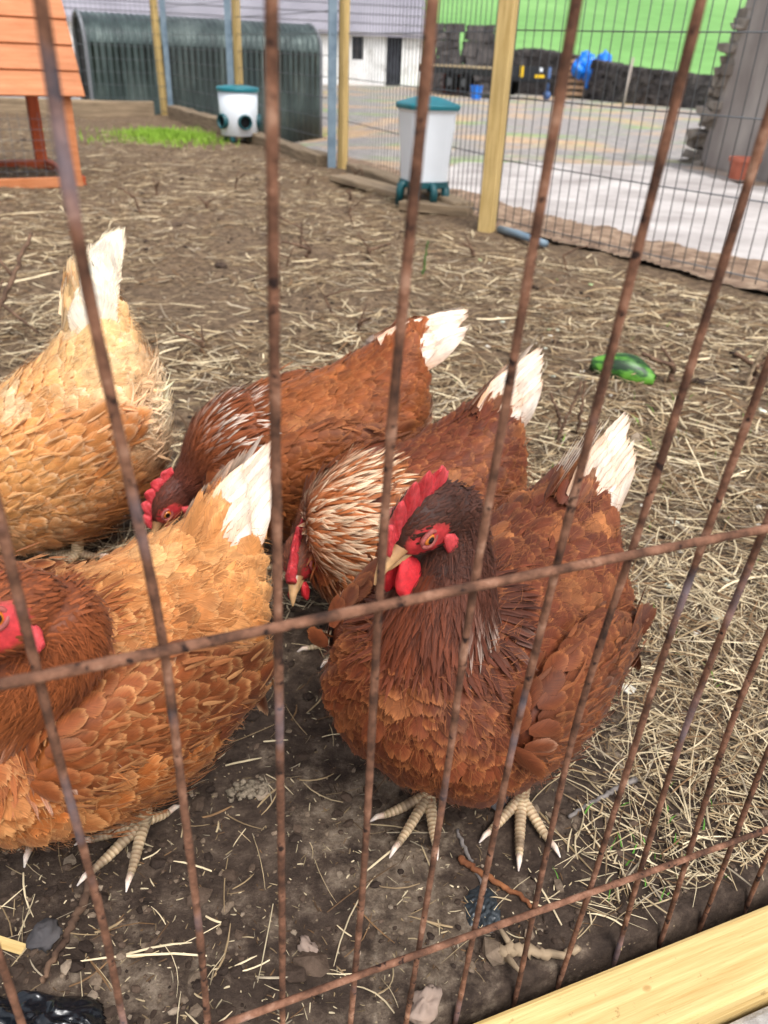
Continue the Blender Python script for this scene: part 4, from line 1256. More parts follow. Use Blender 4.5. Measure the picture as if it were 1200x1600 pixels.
fb = empty('poultry_feeder', (-1.37, 7.46, 0), R(-62), 'round white feeder with two dark portholes and a flat teal lid', 'feeder')
ring_loft(MB(), [(.055, .145, .145), (.06, .152, .152), (.2, .156, .156), (.39, .165, .165)], 40).build('bucket', M_WPLA, fb, smooth=True)
ring_loft(MB(), [(.385, .176, .176), (.41, .178, .178), (.418, .170, .170), (.430, .09, .09), (.432, .02, .02)], 40).build('lid', M_TEAL, fb, bevel=.003)
for a in (0, R(72), R(-72), R(150)):
    d = Vector((math.cos(a), math.sin(a), 0))
    p = MB(); V = []; n = 22; s = Vector((-d.y, d.x, 0))
    pts = [(.140, .058), (.182, .058), (.186, .052), (.184, .046), (.150, .044)]
    for r_, q in pts:
        for k in range(n):
            t = 2 * math.pi * k / n
            V.append(d * r_ + s * (q * math.cos(t)) + Vector((0, 0, .165 + q * math.sin(t))))
    F = [(i * n + k, i * n + (k + 1) % n, (i + 1) * n + (k + 1) % n, (i + 1) * n + k) for i in range(len(pts) - 1) for k in range(n)]
    p.add(V, F); pr = p.build('porthole', M_DGREEN, fb, smooth=True)
    h = MB(); V = [d * .160 + s * (.046 * math.cos(2 * math.pi * k / n)) + Vector((0, 0, .165 + .046 * math.sin(2 * math.pi * k / n))) for k in range(n)]
    V += [v - d * .004 for v in V]
    h.add(V, [tuple(range(n)), tuple(range(2 * n - 1, n - 1, -1))] + [(k, n + k, n + (k + 1) % n, (k + 1) % n) for k in range(n)])
    h.build('opening', M_BLACK, pr)
for k in range(4):
    a = R(45 + 90 * k); x, y = .12 * math.cos(a), .12 * math.sin(a)
    MB().tube([(x, y, .062), (x * 1.04, y * 1.04, .0)], [.026, .020], 12).build('leg', M_DGREEN, fb, smooth=True)

# ------------------------------------------------------------------ orange coop
M_COOP = wood_mat('orange_stain', lin(172, 104, 62), lin(198, 130, 88), (2, 22, 22), 2.4, .6, .12)
M_COOPD = wood_mat('red_stain', lin(150, 66, 34), lin(184, 88, 50), (18, 18, 2), 2.4, .65, .12)
ce = R(180 + 33.8)
coop = empty('chicken_coop', (-1.74, 4.68, 0), ce, 'orange stained wooden coop on legs with a steep boarded roof', 'coop')
# local x runs left along the front rail, local y points to the viewer side
RL = 1.9
for i in range(8):
    t0, t1 = i / 8, (i + 1) / 8 + .012
    y0, z0 = .055 - .46 * t0, .435 + .92 * t0
    y1, z1 = .055 - .46 * t1, .435 + .92 * t1
    b = MB(); lift = .016
    nrm = Vector((0, .92, .46)).normalized()
    a_, b_ = Vector((0, y0, z0)) + nrm * lift, Vector((0, y1, z1)) + nrm * .003
    V = []
    for x in (-.06, RL):
        V += [(x, *a_.yz), (x, *b_.yz), (x, *(b_ - nrm * .016).yz), (x, *(a_ - nrm * .016).yz)]
    b.add(V, [(0, 1, 5, 4), (1, 2, 6, 5), (2, 3, 7, 6), (3, 0, 4, 7), (3, 2, 1, 0), (4, 5, 6, 7)])
    b.build('roof_board', M_COOP, coop, bevel=.003)
b = MB(); b.add([(x, y, z) for x in (0, RL) for y, z in ((-.405, 1.352), (-.87, .435), (-.89, .445), (-.405, 1.375))], [(0, 1, 5, 4), (1, 2, 6, 5), (2, 3, 7, 6), (3, 0, 4, 7), (3, 2, 1, 0), (4, 5, 6, 7)])
b.build('rear_roof', M_COOP, coop)
for x, y, mm in ((.035, 0, M_COOP), (.035, -.80, M_COOPD), (1.0, 0, M_COOPD), (1.8, 0, M_COOP), (1.8, -.8, M_COOPD)):
    MB().box((x, y, .225), (.065, .05, .46)).build('leg', mm, coop, bevel=.003)
MB().box((.93, .002, .022), (1.86, .045, .05)).build('bottom_rail', M_COOP, coop, bevel=.003)
MB().box((.93, -.80, .022), (1.86, .045, .05)).build('bottom_rail', M_COOPD, coop, bevel=.003)
MB().box((.0, -.40, .022), (.045, .80, .05)).build('bottom_rail', M_COOPD, coop, bevel=.003)
b = MB(); b.add([(x, y, z) for x in (.02, .035) for y, z in ((.02, .46), (-.83, .46), (-.405, 1.325))], [(0, 1, 2), (5, 4, 3), (0, 3, 4, 1), (1, 4, 5, 2), (2, 5, 3, 0)])
b.build('gable_end', M_COOPD, coop)
MB().box((.93, -.40, .46), (1.82, .74, .02)).build('coop_floor', M_COOPD, coop)
b = MB()
for i in range(36): b.tube([(.08 + i * .049, .0, .05), (.08 + i * .049, 0, .36)], .0012, 4)
for i in range(6): b.tube([(.06, 0, .08 + i * .05), (1.78, 0, .08 + i * .05)], .0012, 4)
b.build('wire_front', M_WIRE, coop)

# ------------------------------------------------------------------ corrugated shelter
mt, nt, bs = new_mat('corrugated_steel')
v = coords(nt)
f = noise_fac(nt, coords(nt, (1.2, 1.2, .35)), 3.2, 6, .65)
nt.links.new(ramp(nt, f, [(.3, lin(40, 50, 50)), (.5, lin(64, 78, 76)), (.7, lin(104, 116, 112))]), bs.inputs['Base Color'])
bs.inputs['Roughness'].default_value = .42; bs.inputs['Metallic'].default_value = .35
bump(nt, bs, f, .1, .004)
M_CORR = mt
M_DARKIN = plain('dark_frame', lin(46, 44, 46), .8, .2)
sa, sb = Vector((-3.75, 10.85, 0)), Vector((-1.12, 12.15, 0))
SL = (sb - sa).length
sh = empty('metal_shelter', (sa.x, sa.y, -.40), math.atan2((sb - sa).y, (sb - sa).x), 'dark green corrugated metal shelter with a rounded top beyond the fence', 'shelter')
prof = [(0, 0), (0, .45), (0, 1.10)] + [(-.50 + .50 * math.cos(a), 1.10 + .32 * math.sin(a)) for a in np.linspace(0, math.pi, 17)] + [(-1.0, .45), (-1.0, 0)]
prof = [(-y, z) for y, z in prof]   # front face at local y = 0, back at +1
nx = 260
V = []
for i in range(nx + 1):
    x = SL * i / nx
    w = .007 * math.sin(2 * math.pi * x / .076)
    for k, (y, z) in enumerate(prof):
        k0, k1 = max(0, k - 1), min(len(prof) - 1, k + 1)
        ty, tz = prof[k1][0] - prof[k0][0], prof[k1][1] - prof[k0][1]
        L_ = math.hypot(ty, tz)
        V.append((x, y - w * tz / L_, z + w * ty / L_))
n = len(prof)
F = [(i * n + k, i * n + k + 1, (i + 1) * n + k + 1, (i + 1) * n + k) for i in range(nx) for k in range(n - 1)]
sheet_o = MB().add(V, F).build('corrugated_sheet', M_CORR, sh, smooth=True)
so = sheet_o.modifiers.new('t', 'SOLIDIFY'); so.thickness = .004
for x in (.03, SL - .03):
    MB().add([(xx, y, z) for xx in (x - .01, x + .01) for y, z in [(yy * .97 + .012, zz * .98) for yy, zz in prof]],
             [tuple(range(n)), tuple(range(2 * n - 1, n - 1, -1))] + [(k, n + k, n + (k + 1) % n, (k + 1) % n) for k in range(n)]).build('end_board', M_DARKIN, sh)
M_FRAME = plain('grey_frame', lin(120, 122, 126), .6)
for x in (-.02, SL + .02):
    MB().tube([(x, y, z) for y, z in prof], .022, 6).build('end_frame', M_FRAME, sh, smooth=True)

# ------------------------------------------------------------------ whitewashed barn
M_WASH = noisy('whitewash', [(.3, lin(178, 176, 172)), (.45, lin(222, 222, 220)), (.7, lin(240, 240, 240))], 1.6, .9, b=.6, bd=.04)
M_SLATE = noisy('slate_roof', [(.3, lin(130, 127, 136)), (.7, lin(154, 151, 160))], .7, .8, (1, 1, 1), .2, .02)
bL, bR = Vector((-13.2, 34.9, 0)), Vector((.78, 37.42, 0))
BLn = (bR - bL).length
barn = empty('barn', (bL.x, bL.y, 0), math.atan2((bR - bL).y, (bR - bL).x), 'low whitewashed barn with a mauve slate roof across the yard', 'barn')
def wall_grid(x0, x1, z0, z1, nx, nz, amp, seed, y=0):
    b = MB(); V = []
    for j in range(nz + 1):
        for i in range(nx + 1):
            x, z = x0 + (x1 - x0) * i / nx, z0 + (z1 - z0) * j / nz
            V.append((x, y + amp * mnoise.noise(Vector((x * 2.2, z * 2.2, seed))), z))
    b.add(V, [(j * (nx + 1) + i, j * (nx + 1) + i + 1, (j + 1) * (nx + 1) + i + 1, (j + 1) * (nx + 1) + i) for j in range(nz) for i in range(nx)])
    return b
D0, D1 = BLn - 1.55, BLn - .92        # door
W0, W1 = BLn - 2.95, BLn - 2.5         # window
ET = 1.52
b = MB()
for (x0, x1, z0, z1) in ((-3, W0, -.7, ET), (W0, W1, -.7, .55), (W0, W1, 1.35, ET), (W1, D0, -.7, ET), (D0, D1, 1.46, ET), (D1, BLn, -.7, ET)):
    g = wall_grid(x0, x1, z0, z1, max(1, int((x1 - x0) * 3)), max(1, int((z1 - z0) * 4)), .05, 3)
    b.add(g.v, g.f)
b.add([(BLn, 0, -.7), (BLn, 5.5, -.7), (BLn, 5.5, ET), (BLn, 2.75, 4.3), (BLn, 0, ET)], [(0, 1, 2, 3, 4)])
b.add([(-3, .35, -.7), (BLn, .35, -.7), (BLn, .35, ET), (-3, .35, ET)], [(0, 1, 2, 3)])
b.build('wall', M_WASH, barn, smooth=True)
b = MB(); 
n = 9
for i in range(n):
    t0, t1 = i / n, (i + 1) / n
    b.add([(x, -.28 + 3.05 * t, ET - .05 + 2.95 * t + (.03 if k == 0 else 0)) for t, k in ((t0, 0), (t1, 1)) for x in (-3.2, BLn + .15)], [(0, 1, 3, 2)])
b.add([(-3.2, -.28, ET - .05), (BLn + .15, -.28, ET - .05), (BLn + .15, -.28, ET - .14), (-3.2, -.28, ET - .14)], [(0, 1, 2, 3)])
b.add([(-3.2, 2.77, ET + 2.93), (BLn + .15, 2.77, ET + 2.93), (BLn + .15, 5.8, ET - .05), (-3.2, 5.8, ET - .05)], [(0, 1, 2, 3)])
b.build('roof', M_SLATE, barn)
M_DOORK = noisy('dark_door', [(.3, lin(26, 28, 34)), (.7, lin(58, 60, 68))], 5, .8)
d = MB()
for i in range(5): d.box((D0 + (D1 - D0) * (i + .5) / 5, .14, .42), ((D1 - D0) / 5 - .006, .05, 2.2))
d.build('door', M_DOORK, barn)
w = MB(); w.box(((W0 + W1) / 2, .16, .95), (W1 - W0, .03, .8)); wo = w.build('window', M_DOORK, barn)
MB().box(((W0 + W1) / 2, .12, .95), (.04, .04, .8)).box(((W0 + W1) / 2, .12, .95), (W1 - W0, .03, .04)).build('frame', plain('window_frame', lin(70, 66, 66), .7), wo)

# ------------------------------------------------------------------ stone walls and pillars
M_STONE = noisy('dry_stone', [(.25, lin(50, 48, 48)), (.5, lin(78, 74, 73)), (.75, lin(112, 106, 103))], 3.2, .95, b=.6, bd=.03)
def stone_wall(name, pts, th, label, cat, seed, sz=.22, group=None):
    """courses of rough stones following a line of (x, y, base z, top z)"""
    rnd = random.Random(seed)
    b = MB()
    for (a, c) in zip(pts[:-1], pts[1:]):
        L = math.hypot(c[0] - a[0], c[1] - a[1]); ang = math.atan2(c[1] - a[1], c[0] - a[0])
        H0 = max(a[3] - a[2], c[3] - c[2]); rows = max(2, int(H0 / (sz * .5)))
        for r_ in range(rows):
            x = -rnd.random() * sz * .5
            while x < L:
                w = sz * rnd.uniform(.6, 1.5)
                t = min(1, max(0, (x + w / 2) / L))
                zb, zt = a[2] + (c[2] - a[2]) * t, a[3] + (c[3] - a[3]) * t
                h = (zt - zb) / rows
                px, py = a[0] + (c[0] - a[0]) * t, a[1] + (c[1] - a[1]) * t
                off = rnd.uniform(-.03, .03)
                b.box((px - math.sin(ang) * off, py + math.cos(ang) * off, zb + h * (r_ + .5)), (w * .97, th * rnd.uniform(.9, 1.08), h * rnd.uniform(.9, 1.12)), ang + rnd.uniform(-.05, .05), jit=sz * .07)
                x += w
    o = b.build(name, M_STONE, None, clean=False)
    return tag(o, label, cat, group)
stone_wall('stone_wall', [(.95, 31.0, -.3, .72), (2.4, 30.6, -.25, .86), (4.1, 29.5, -.2, 1.12), (5.2, 27.9, -.2, .95), (6.0, 24.4, -.2, .72), (7.1, 22.2, -.15, .62), (9.5, 19.5, -.1, .55)], .5, 'long dark drystone wall along the foot of the green field', 'wall', 3)
M_STONE2 = M_STONE
stone_wall('gate_pillar', [(.83, 29.2, -.3, 1.66), (1.52, 29.2, -.3, 1.66)], .7, 'dark stone gate pillar nearest the barn', 'pillar', 5, .4, 'stone gate pillars')
stone_wall('gate_pillar', [(1.98, 29.2, -.3, 1.66), (2.62, 29.2, -.3, 1.66)], .7, 'dark stone gate pillar beside the thick wooden fence post, over the trailer bed', 'pillar', 6, .4, 'stone gate pillars')
pl_ = MB().tube([(4.86, 19.9, -.1), (4.9, 20.0, .35), (5.0, 20.25, .88)], [.035, .032, .028], 8).build('leaning_pole', plain('pole_grey', lin(150, 140, 130), .8), None, smooth=True)
tag(pl_, 'thin grey pole leaning against the dark stone wall', 'pole')

# rendered wall at the right with a broken rubble edge
M_REND = noisy('old_render', [(.25, lin(126, 116, 112)), (.5, lin(162, 152, 146)), (.75, lin(190, 180, 172))], 2.4, .92, (1, 1, .5), .35, .02)
wa, wb = Vector((2.72, 8.0, 0)), Vector((3.05, 5.6, 0))
rwl = empty('ruined_wall', (wa.x, wa.y, 0), math.atan2((wb - wa).y, (wb - wa).x), 'grey rendered wall with a broken rubble edge at the right', 'wall')
g = MB(); V = []; nx, nz = 30, 26
for j in range(nz + 1):
    for i in range(nx + 1):
        z = -.1 + 1.75 * j / nz
        x0 = .06 + .16 * max(0, z) + .05 * mnoise.noise(Vector((0, z * 4, 2)))
        x = x0 + (3.2 - x0) * i / nx
        V.append((x, .012 * mnoise.noise(Vector((x * 3, z * 3, 1))), z + (.06 * mnoise.noise(Vector((x * 2, 0, 7))) if j == nz else 0)))
F = [(j * (nx + 1) + i, j * (nx + 1) + i + 1, (j + 1) * (nx + 1) + i + 1, (j + 1) * (nx + 1) + i) for j in range(nz) for i in range(nx)]
o = g.add(V, F).build('rendered_face', M_REND, rwl, smooth=True)
so = o.modifiers.new('t', 'SOLIDIFY'); so.thickness = .4; so.offset = -1.0
rnd = random.Random(4); g = MB()
for r_ in range(15):
    z = -.06 + r_ * .083
    ext = .42 * (1 - r_ / 15) ** 1.2 + .05
    for q in range(3):
        for y in (.06, .2, .34):
            xx = .10 + .16 * z - ext * (q + .5) / 3 * rnd.uniform(.7, 1.1)
            g.box((xx, y + rnd.uniform(-.05, .05), z + rnd.uniform(-.015, .015)), (rnd.uniform(.10, .24), rnd.uniform(.10, .18), rnd.uniform(.05, .09)), rnd.uniform(-.4, .4), jit=.022)
M_RUB = noisy('rubble_stone', [(.25, lin(92, 84, 78)), (.5, lin(136, 126, 116)), (.75, lin(182, 172, 160))], 6, .95, b=.6, bd=.02)
g.build('rubble_edge', M_RUB, rwl, bevel=.012)
M_TERRA = plain('terracotta', lin(186, 112, 92), .8, .2)
b = ring_loft(MB(), [(0, .085, .085), (.12, .105, .105), (.122, .115, .115), (.15, .117, .117), (.15, .098, .098), (.11, .09, .09)], 24)
pot = b.build('plant_pot', M_TERRA, None, smooth=False); pot.location = (2.60, 6.62, -.02); tag(pot, 'terracotta plant pot at the foot of the grey rendered wall', 'pot')

# ------------------------------------------------------------------ trailer, bucket, pallet and tarpaulin
M_TDARK = plain('dark_paint', lin(34, 36, 40), .5, .4, .3)
M_DECK = wood_mat('deck_boards', lin(172, 152, 118), lin(212, 192, 156), (2, 20, 20), 2.0, .8)
M_TYRE = plain('tyre_rubber', lin(26, 26, 27), .85, .2)
M_YEL = plain('yellow_panel', lin(232, 190, 30), .5)
M_RED = plain('rust_red', lin(112, 60, 48), .8)
tr = empty('flatbed_trailer', (3.25, 24.5, -.13), math.atan2(3.1, -2.0), 'dark flatbed trailer with a plank deck parked before the stone wall', 'trailer')
MB().box((1.9, 0, .66), (3.8, 1.75, .05)).build('deck', M_DECK, tr)
MB().box((1.9, .85, .56), (3.8, .06, .16)).box((1.9, -.85, .56), (3.8, .06, .16)).box((.0, 0, .52), (.06, 1.75, .30)).box((1.9, 0, .5), (3.7, .1, .1)).build('chassis', M_TDARK, tr)
MB().box((-.05, 0, .58), (.05, 1.7, .34)).build('headboard', M_TDARK, tr)
for x in (1.5, 2.2):
    for y in (-.82, .82):
        wq = MB(); V = []; n = 20
        prf = [(-.09, .10), (-.09, .25), (-.06, .28), (.06, .28), (.09, .25), (.09, .10)]
        for yy, r_ in prf:
            V += [(x + r_ * math.cos(2 * math.pi * k / n), y + yy, .28 + r_ * math.sin(2 * math.pi * k / n)) for k in range(n)]
        F = [(i * n + k, i * n + (k + 1) % n, (i + 1) * n + (k + 1) % n, (i + 1) * n + k) for i in range(len(prf) - 1) for k in range(n)] + [tuple(range(n)), tuple(len(V) - n + k for k in range(n))]
        wq.add(V, F); w_ = wq.build('wheel', M_TYRE, tr, smooth=False)
        h = MB(); h.tube([(x, y - .095, .28), (x, y + .095, .28)], .11, 14); h.build('rim', M_WIRE, w_)
MB().beam((-.05, .5, .45), (-1.0, 0, .45), .07, .09).beam((-.05, -.5, .45), (-1.0, 0, .45), .07, .09).build('drawbar', M_TDARK, tr)
MB().tube([(-.95, 0, .75), (-.95, 0, .12)], .035, 8).tube([(-.95, -.05, .1), (-.95, .05, .1)], .1, 14).build('jockey_wheel', plain('blue_metal', lin(70, 96, 140), .5), tr, smooth=True)
MB().box((-.10, .22, .58), (.03, .10, .34)).build('warning_board', M_YEL, tr)
MB().box((-.10, -.42, .50), (.02, .32, .12)).build('number_plate', M_YEL, tr)
for y in (-.45, .70): MB().tube([(-.075, y, .68), (-.11, y, .68)], .05, 12).build('lamp', M_WPLA, tr)
rb = MB().box((0, 0, .3), (.7, .6, .6), jit=.02).box((0, 0, .61), (.74, .64, .04)).build('storage_box', M_RED, None, bevel=.01)
rb.location = (1.55, 28.2, -.25); tag(rb, 'rusty red box standing at the far end of the trailer', 'box')
M_BLUE = plain('blue_plastic', lin(30, 116, 214), .4, .5, .12)
b = ring_loft(MB(), [(0, .115, .115), (.28, .15, .15), (.285, .162, .162), (.30, .162, .162), (.30, .145, .145), (.06, .11, .11)], 24).build('bucket', M_BLUE, None)
b.location = (1.81, 22.4, -.14); tag(b, 'small blue bucket on the gravel in front of the trailer', 'bucket')
M_PAL = wood_mat('pallet_wood', lin(176, 140, 108), lin(214, 178, 146), (2, 20, 20), 2.0, .85)
cr_ = empty('slatted_crate', (5.35, 26.9, -.12), R(-12), 'slatted wooden crate standing by the dark stone wall', 'crate')
for i in range(6): MB().box((0, -.42, .09 + i * .165), (1.35, .03, .10)).build('slat', M_PAL, cr_)
for x in (-.63, 0, .63): MB().box((x, -.38, .5), (.07, .05, 1.0)).build('upright', M_PAL, cr_)
for i in range(6): MB().box((.66, 0, .09 + i * .165), (.03, .8, .10)).build('slat', M_PAL, cr_)
tb = MB()
for i in range(5):
    tb.ellip((-.36 + i * .17, -.40 + .03 * (i % 2), .66 + .12 * math.sin(i * 1.9)), (.19, .16, .30 + .06 * (i % 3 - 1)), 20, 14, None, None, .5, i + 2)
tb = tb.build('blue_tarpaulin', plain('blue_sheet', lin(24, 122, 226), .35, .5, .2, 5, b=.4), None, smooth=True)
tb.location = (5.35, 26.75, -.05); tag(tb, 'crumpled bright blue tarpaulin hanging over the slatted crate', 'tarpaulin')
b = ring_loft(MB(), [(0, .2, .2), (.36, .24, .24), (.40, .25, .25), (.40, .22, .22)], 20).build('tub', M_DGREEN, None); b.location = (5.75, 26.1, -.12); tag(b, 'dark green tub beside the slatted crate', 'tub')

# ------------------------------------------------------------------ hedgerow and field trees on the hill
M_LEAF = attr_mat('leaves', .8, .15, .3, 2.0)
def leaf_clump(mb_v, mb_f, mb_c, c, r, n, size, rnd, colr):
    for _ in range(n):
        d = Vector((rnd.gauss(0, 1), rnd.gauss(0, 1), rnd.gauss(0, 1))).normalized() * rnd.random() ** .4
        p = Vector(c) + Vector((d.x * r[0], d.y * r[1], d.z * r[2]))
        a, b_ = Vector((rnd.gauss(0, 1), rnd.gauss(0, 1), rnd.gauss(0, 1))).normalized(), Vector((rnd.gauss(0, 1), rnd.gauss(0, 1), rnd.gauss(0, 1))).normalized()
        s = size * rnd.uniform(.6, 1.4)
        o = len(mb_v)
        mb_v += [p - a * s, p + b_ * s * .6, p + a * s, p - b_ * s * .6]
        mb_f.append((o, o + 1, o + 2, o + 3))
        k = rnd.uniform(.6, 1.3)
        mb_c += [tuple(q * k for q in colr)] * 4
def hz1(x, y): return float(hill_z(np.array([[x]]), np.array([[y]]))[0, 0])
rnd = random.Random(5)
V, F, C_ = [], [], []
for i in range(230):
    x = -60 + i * 1.2; y = 232 + 10 * math.sin(i * .021) + rnd.uniform(-.6, .6)
    r_ = rnd.uniform(1.0, 1.9) * (1 + .7 * (rnd.random() < .08))
    leaf_clump(V, F, C_, (x, y, hz1(x, y) + r_ * .6), (1.2, .9, r_), 26, .5, rnd, lin(52, 92, 62))
hd = MB(); hd.v = [tuple(v_) for v_ in V]; hd.f = F; hd.c = C_
tag(hd.build('hedgerow', M_LEAF, None, col=True, clean=False), 'dark hedgerow running across the green hillside', 'hedge')
for i, (x, y, hgt, lab) in enumerate(((19, 262, 9, 'dark round tree on the hillside above the gate pillars'), (44, 262, 7, 'smaller dark tree on the hillside right of the thick wooden post'))):
    z = hz1(x, y)
    t = empty('field_tree', (x, y, z), 0, lab, 'tree', 'trees on the hillside')
    MB().tube([(0, 0, -.3), (.1, 0, hgt * .3), (0, .1, hgt * .6)], [.4, .3, .1], 8).tube([(.1, 0, hgt * .28), (1.4, .3, hgt * .55)], [.2, .06], 6).build('trunk', M_TWIG, t, smooth=True)
    V, F, C_ = [], [], []
    for k in range(16):
        a, q = rnd.uniform(0, 6.28), rnd.uniform(0, hgt * .32)
        leaf_clump(V, F, C_, (q * math.cos(a), q * math.sin(a), hgt * rnd.uniform(.35, .95)), (hgt * .17, hgt * .17, hgt * .13), 60, .45, rnd, lin(58, 100, 66))
    cm = MB(); cm.v = [tuple(v_) for v_ in V]; cm.f = F; cm.c = C_
    cm.build('crown', M_LEAF, t, col=True, clean=False)
# ------------------------------------------------------------------ straw, clods, twigs, stones, scraps
rng = np.random.default_rng(77)
def gz(x, y):
    return float(dirt_z(np.array([x]), np.array([y]))[0])
PENI = [(-7, 8.8), (-2.7, 9.85), (-.48, 5.75), (.36, 3.82), (1.25, 2.72), (2.6, 1.1), (2.6, .6), (9, .0), (-7, .0)]
def in_pen(x, y):
    return inside_poly(x, y, PENI) & (y > panel_line_y(x) + .024)

def strips(P, A_, L, W, up, bendk, col, rows=5):
    """thin curved stalks: P base, A_ heading, L length"""
    K = len(P)
    t = np.linspace(-.5, .5, rows)[None, :]
    d = np.stack([np.cos(A_), np.sin(A_)], 1)
    s = np.stack([-np.sin(A_), np.cos(A_)], 1)
    al = L[:, None] * t; sd = bendk[:, None] * L[:, None] * (t ** 2 * 2)
    xy = P[:, None, :2] + al[..., None] * d[:, None] + sd[..., None] * s[:, None]
    z = dirt_z(xy[..., 0], xy[..., 1]) * .6 + (dirt_z(P[:, 0], P[:, 1]) * .4)[:, None] + P[:, None, 2] + up[:, None] * L[:, None] * t
    wl = np.interp(t[0], [-.5, -.4, .3, .5], [.8, 1, .9, .4])[None, :] * W[:, None] / 2
    tw = rng.uniform(-.9, .9, K)[:, None]
    lft = np.stack([xy[..., 0] + s[:, None, 0] * wl, xy[..., 1] + s[:, None, 1] * wl, z + wl * np.sin(tw)], -1)
    rgt = np.stack([xy[..., 0] - s[:, None, 0] * wl, xy[..., 1] - s[:, None, 1] * wl, z - wl * np.sin(tw)], -1)
    mid_ = (lft + rgt) / 2; mid_[..., 2] += wl * .7
    V = np.stack([lft, mid_, rgt], 2).reshape(-1, 3)
    i = (np.arange(rows - 1)[:, None] * 3 + np.arange(2)[None]).ravel()
    q = np.stack([i, i + 1, i + 4, i + 3], 1)
    F = (np.arange(K)[:, None, None] * rows * 3 + q[None]).reshape(-1, 4)
    C = np.repeat(col, rows * 3, 0)
    return V, F, C

def scatter(n, ymin=.22, ymax=9.6, wide=(.75, .62)):
    y = ymin * (ymax / ymin) ** rng.random(n)
    x = rng.uniform(-1, 1, n) * (wide[0] + wide[1] * y)
    return x, y

# density of straw: bare trodden soil close by on the left, mulch further in and on the right
def dens(x, y):
    d = np.clip((y - .85) / .45, 0, 1) * .95
    d = np.maximum(d, np.clip((x - .16 - .10 * (y - .4)) / .16, 0, 1) * .55)
    d = d * np.clip(.85 + 3.4 * fbm(x * 3.2, y * 3.2, 4, 55) + 2.2 * fbm(x * 1.1, y * 1.1, 3, 95), .05, 1.5)
    return np.clip(d + .025, 0, 1)
PALS = np.array([lin(204, 186, 152), lin(180, 160, 126), lin(156, 134, 102), lin(132, 112, 86), lin(122, 94, 66), lin(96, 74, 54), lin(224, 206, 170), lin(164, 150, 128)])
x, y = scatter(150000)
k = (rng.random(len(x)) < dens(x, y)) & in_pen(x, y)
x, y = x[k], y[k]; K = len(x)
L = np.clip(rng.lognormal(-3.3, .6, K), .006, .14) * np.where(y < 1.0, .8, 1.0); W = rng.uniform(.0006, .0019, K) * (1 + 1.4 * np.clip((y - .9) / .8, 0, 1) * rng.random(K))
pw = np.where((y > 1.1)[:, None], A(.07, .12, .16, .18, .17, .15, .03, .12)[None], A(.22, .2, .14, .1, .08, .06, .14, .06)[None])
ci = (rng.random((K, 1)) > np.cumsum(pw, 1)).sum(1).clip(0, 7)
colr = PALS[ci] * rng.uniform(.75, 1.1, (K, 1))
Pz = np.stack([x, y, .002 + np.abs(rng.normal(0, .007, K)) * np.clip(dens(x, y) * 1.4, .15, 1)], 1)
V, F, C = strips(Pz, rng.uniform(0, 2 * math.pi, K), L, W, rng.normal(0, .10, K) * (dens(x, y) > .3), rng.normal(0, .11, K), colr)
# longer, thicker straws lying on top of the mulch
x, y = scatter(17000, .6, 8.0); k = (rng.random(len(x)) < dens(x, y) * .8 + .05) & in_pen(x, y) & (y > panel_line_y(x) + .07) & ((y > 1.0) | (x > .15)); x, y = x[k], y[k]; K = len(x)
L3_ = np.clip(rng.lognormal(-2.55, .45, K), .03, .24); W3_ = rng.uniform(.0014, .0036, K) * np.clip(y / 1.3, .42, 1.3)
V3, F3, C3 = strips(np.stack([x, y, .006 + np.abs(rng.normal(0, .010, K))], 1), rng.uniform(0, 6.28, K), L3_, W3_, rng.normal(0, .05, K), rng.normal(0, .09, K), PALS[rng.choice(8, K, p=[.20, .18, .15, .12, .10, .06, .09, .10])] * rng.uniform(.8, 1.12, (K, 1)), 6)
# fine chaff crumbs on the bare soil
x, y = scatter(17000, .22, 1.6); k = in_pen(x, y); x, y = x[k], y[k]; K = len(x)
V2, F2, C2 = strips(np.stack([x, y, np.full(K, .0012)], 1), rng.uniform(0, 6.28, K), np.clip(rng.lognormal(-5.5, .6, K), .0012, .02), rng.uniform(.0006, .0015, K), rng.normal(0, .1, K), rng.normal(0, .08, K), PALS[rng.integers(0, 8, K)] * rng.uniform(.4, .95, (K, 1)), 3)
o = np_mesh('straw', np.concatenate([V, V2, V3]), [F, F2 + len(V), F3 + len(V) + len(V2)], M_STRAW, None, np.concatenate([C, C2, C3]))
tag(o, 'dry straw and chaff scattered over the pen soil', 'straw', kind='stuff')

# clods and grit
def lump_mesh(x, y, r, colr, flat=.6, sink=.35):
    ico = bmesh.new(); bmesh.ops.create_icosphere(ico, subdivisions=1, radius=1)
    v0 = np.array([v_.co[:] for v_ in ico.verts]); f0 = np.array([[v_.index for v_ in f_.verts] for f_ in ico.faces]); ico.free()
    K = len(x)
    s = 1 + rng.uniform(-.28, .28, (K, len(v0)))
    st = np.stack([rng.uniform(.75, 1.3, K), rng.uniform(.75, 1.3, K), flat * rng.uniform(.7, 1.2, K)], 1)
    a = rng.uniform(0, 6.28, K)
    Q = v0[None] * s[..., None] * st[:, None] * r[:, None, None]
    X_ = Q[..., 0] * np.cos(a)[:, None] - Q[..., 1] * np.sin(a)[:, None] + x[:, None]
    Y_ = Q[..., 0] * np.sin(a)[:, None] + Q[..., 1] * np.cos(a)[:, None] + y[:, None]
    Z_ = Q[..., 2] + dirt_z(x, y)[:, None] + (r * flat * (1 - sink * 2))[:, None]
    V = np.stack([X_, Y_, Z_], -1).reshape(-1, 3)
    F = (np.arange(K)[:, None, None] * len(v0) + f0[None]).reshape(-1, 3)
    return V, F, np.repeat(colr, len(v0), 0)
x, y = scatter(30000, .22, 7.0); k = in_pen(x, y) & (rng.random(len(x)) < .35 + .6 * (fbm(x * 4, y * 4, 3, 61) > 0)); x, y = x[k], y[k]; K = len(x)
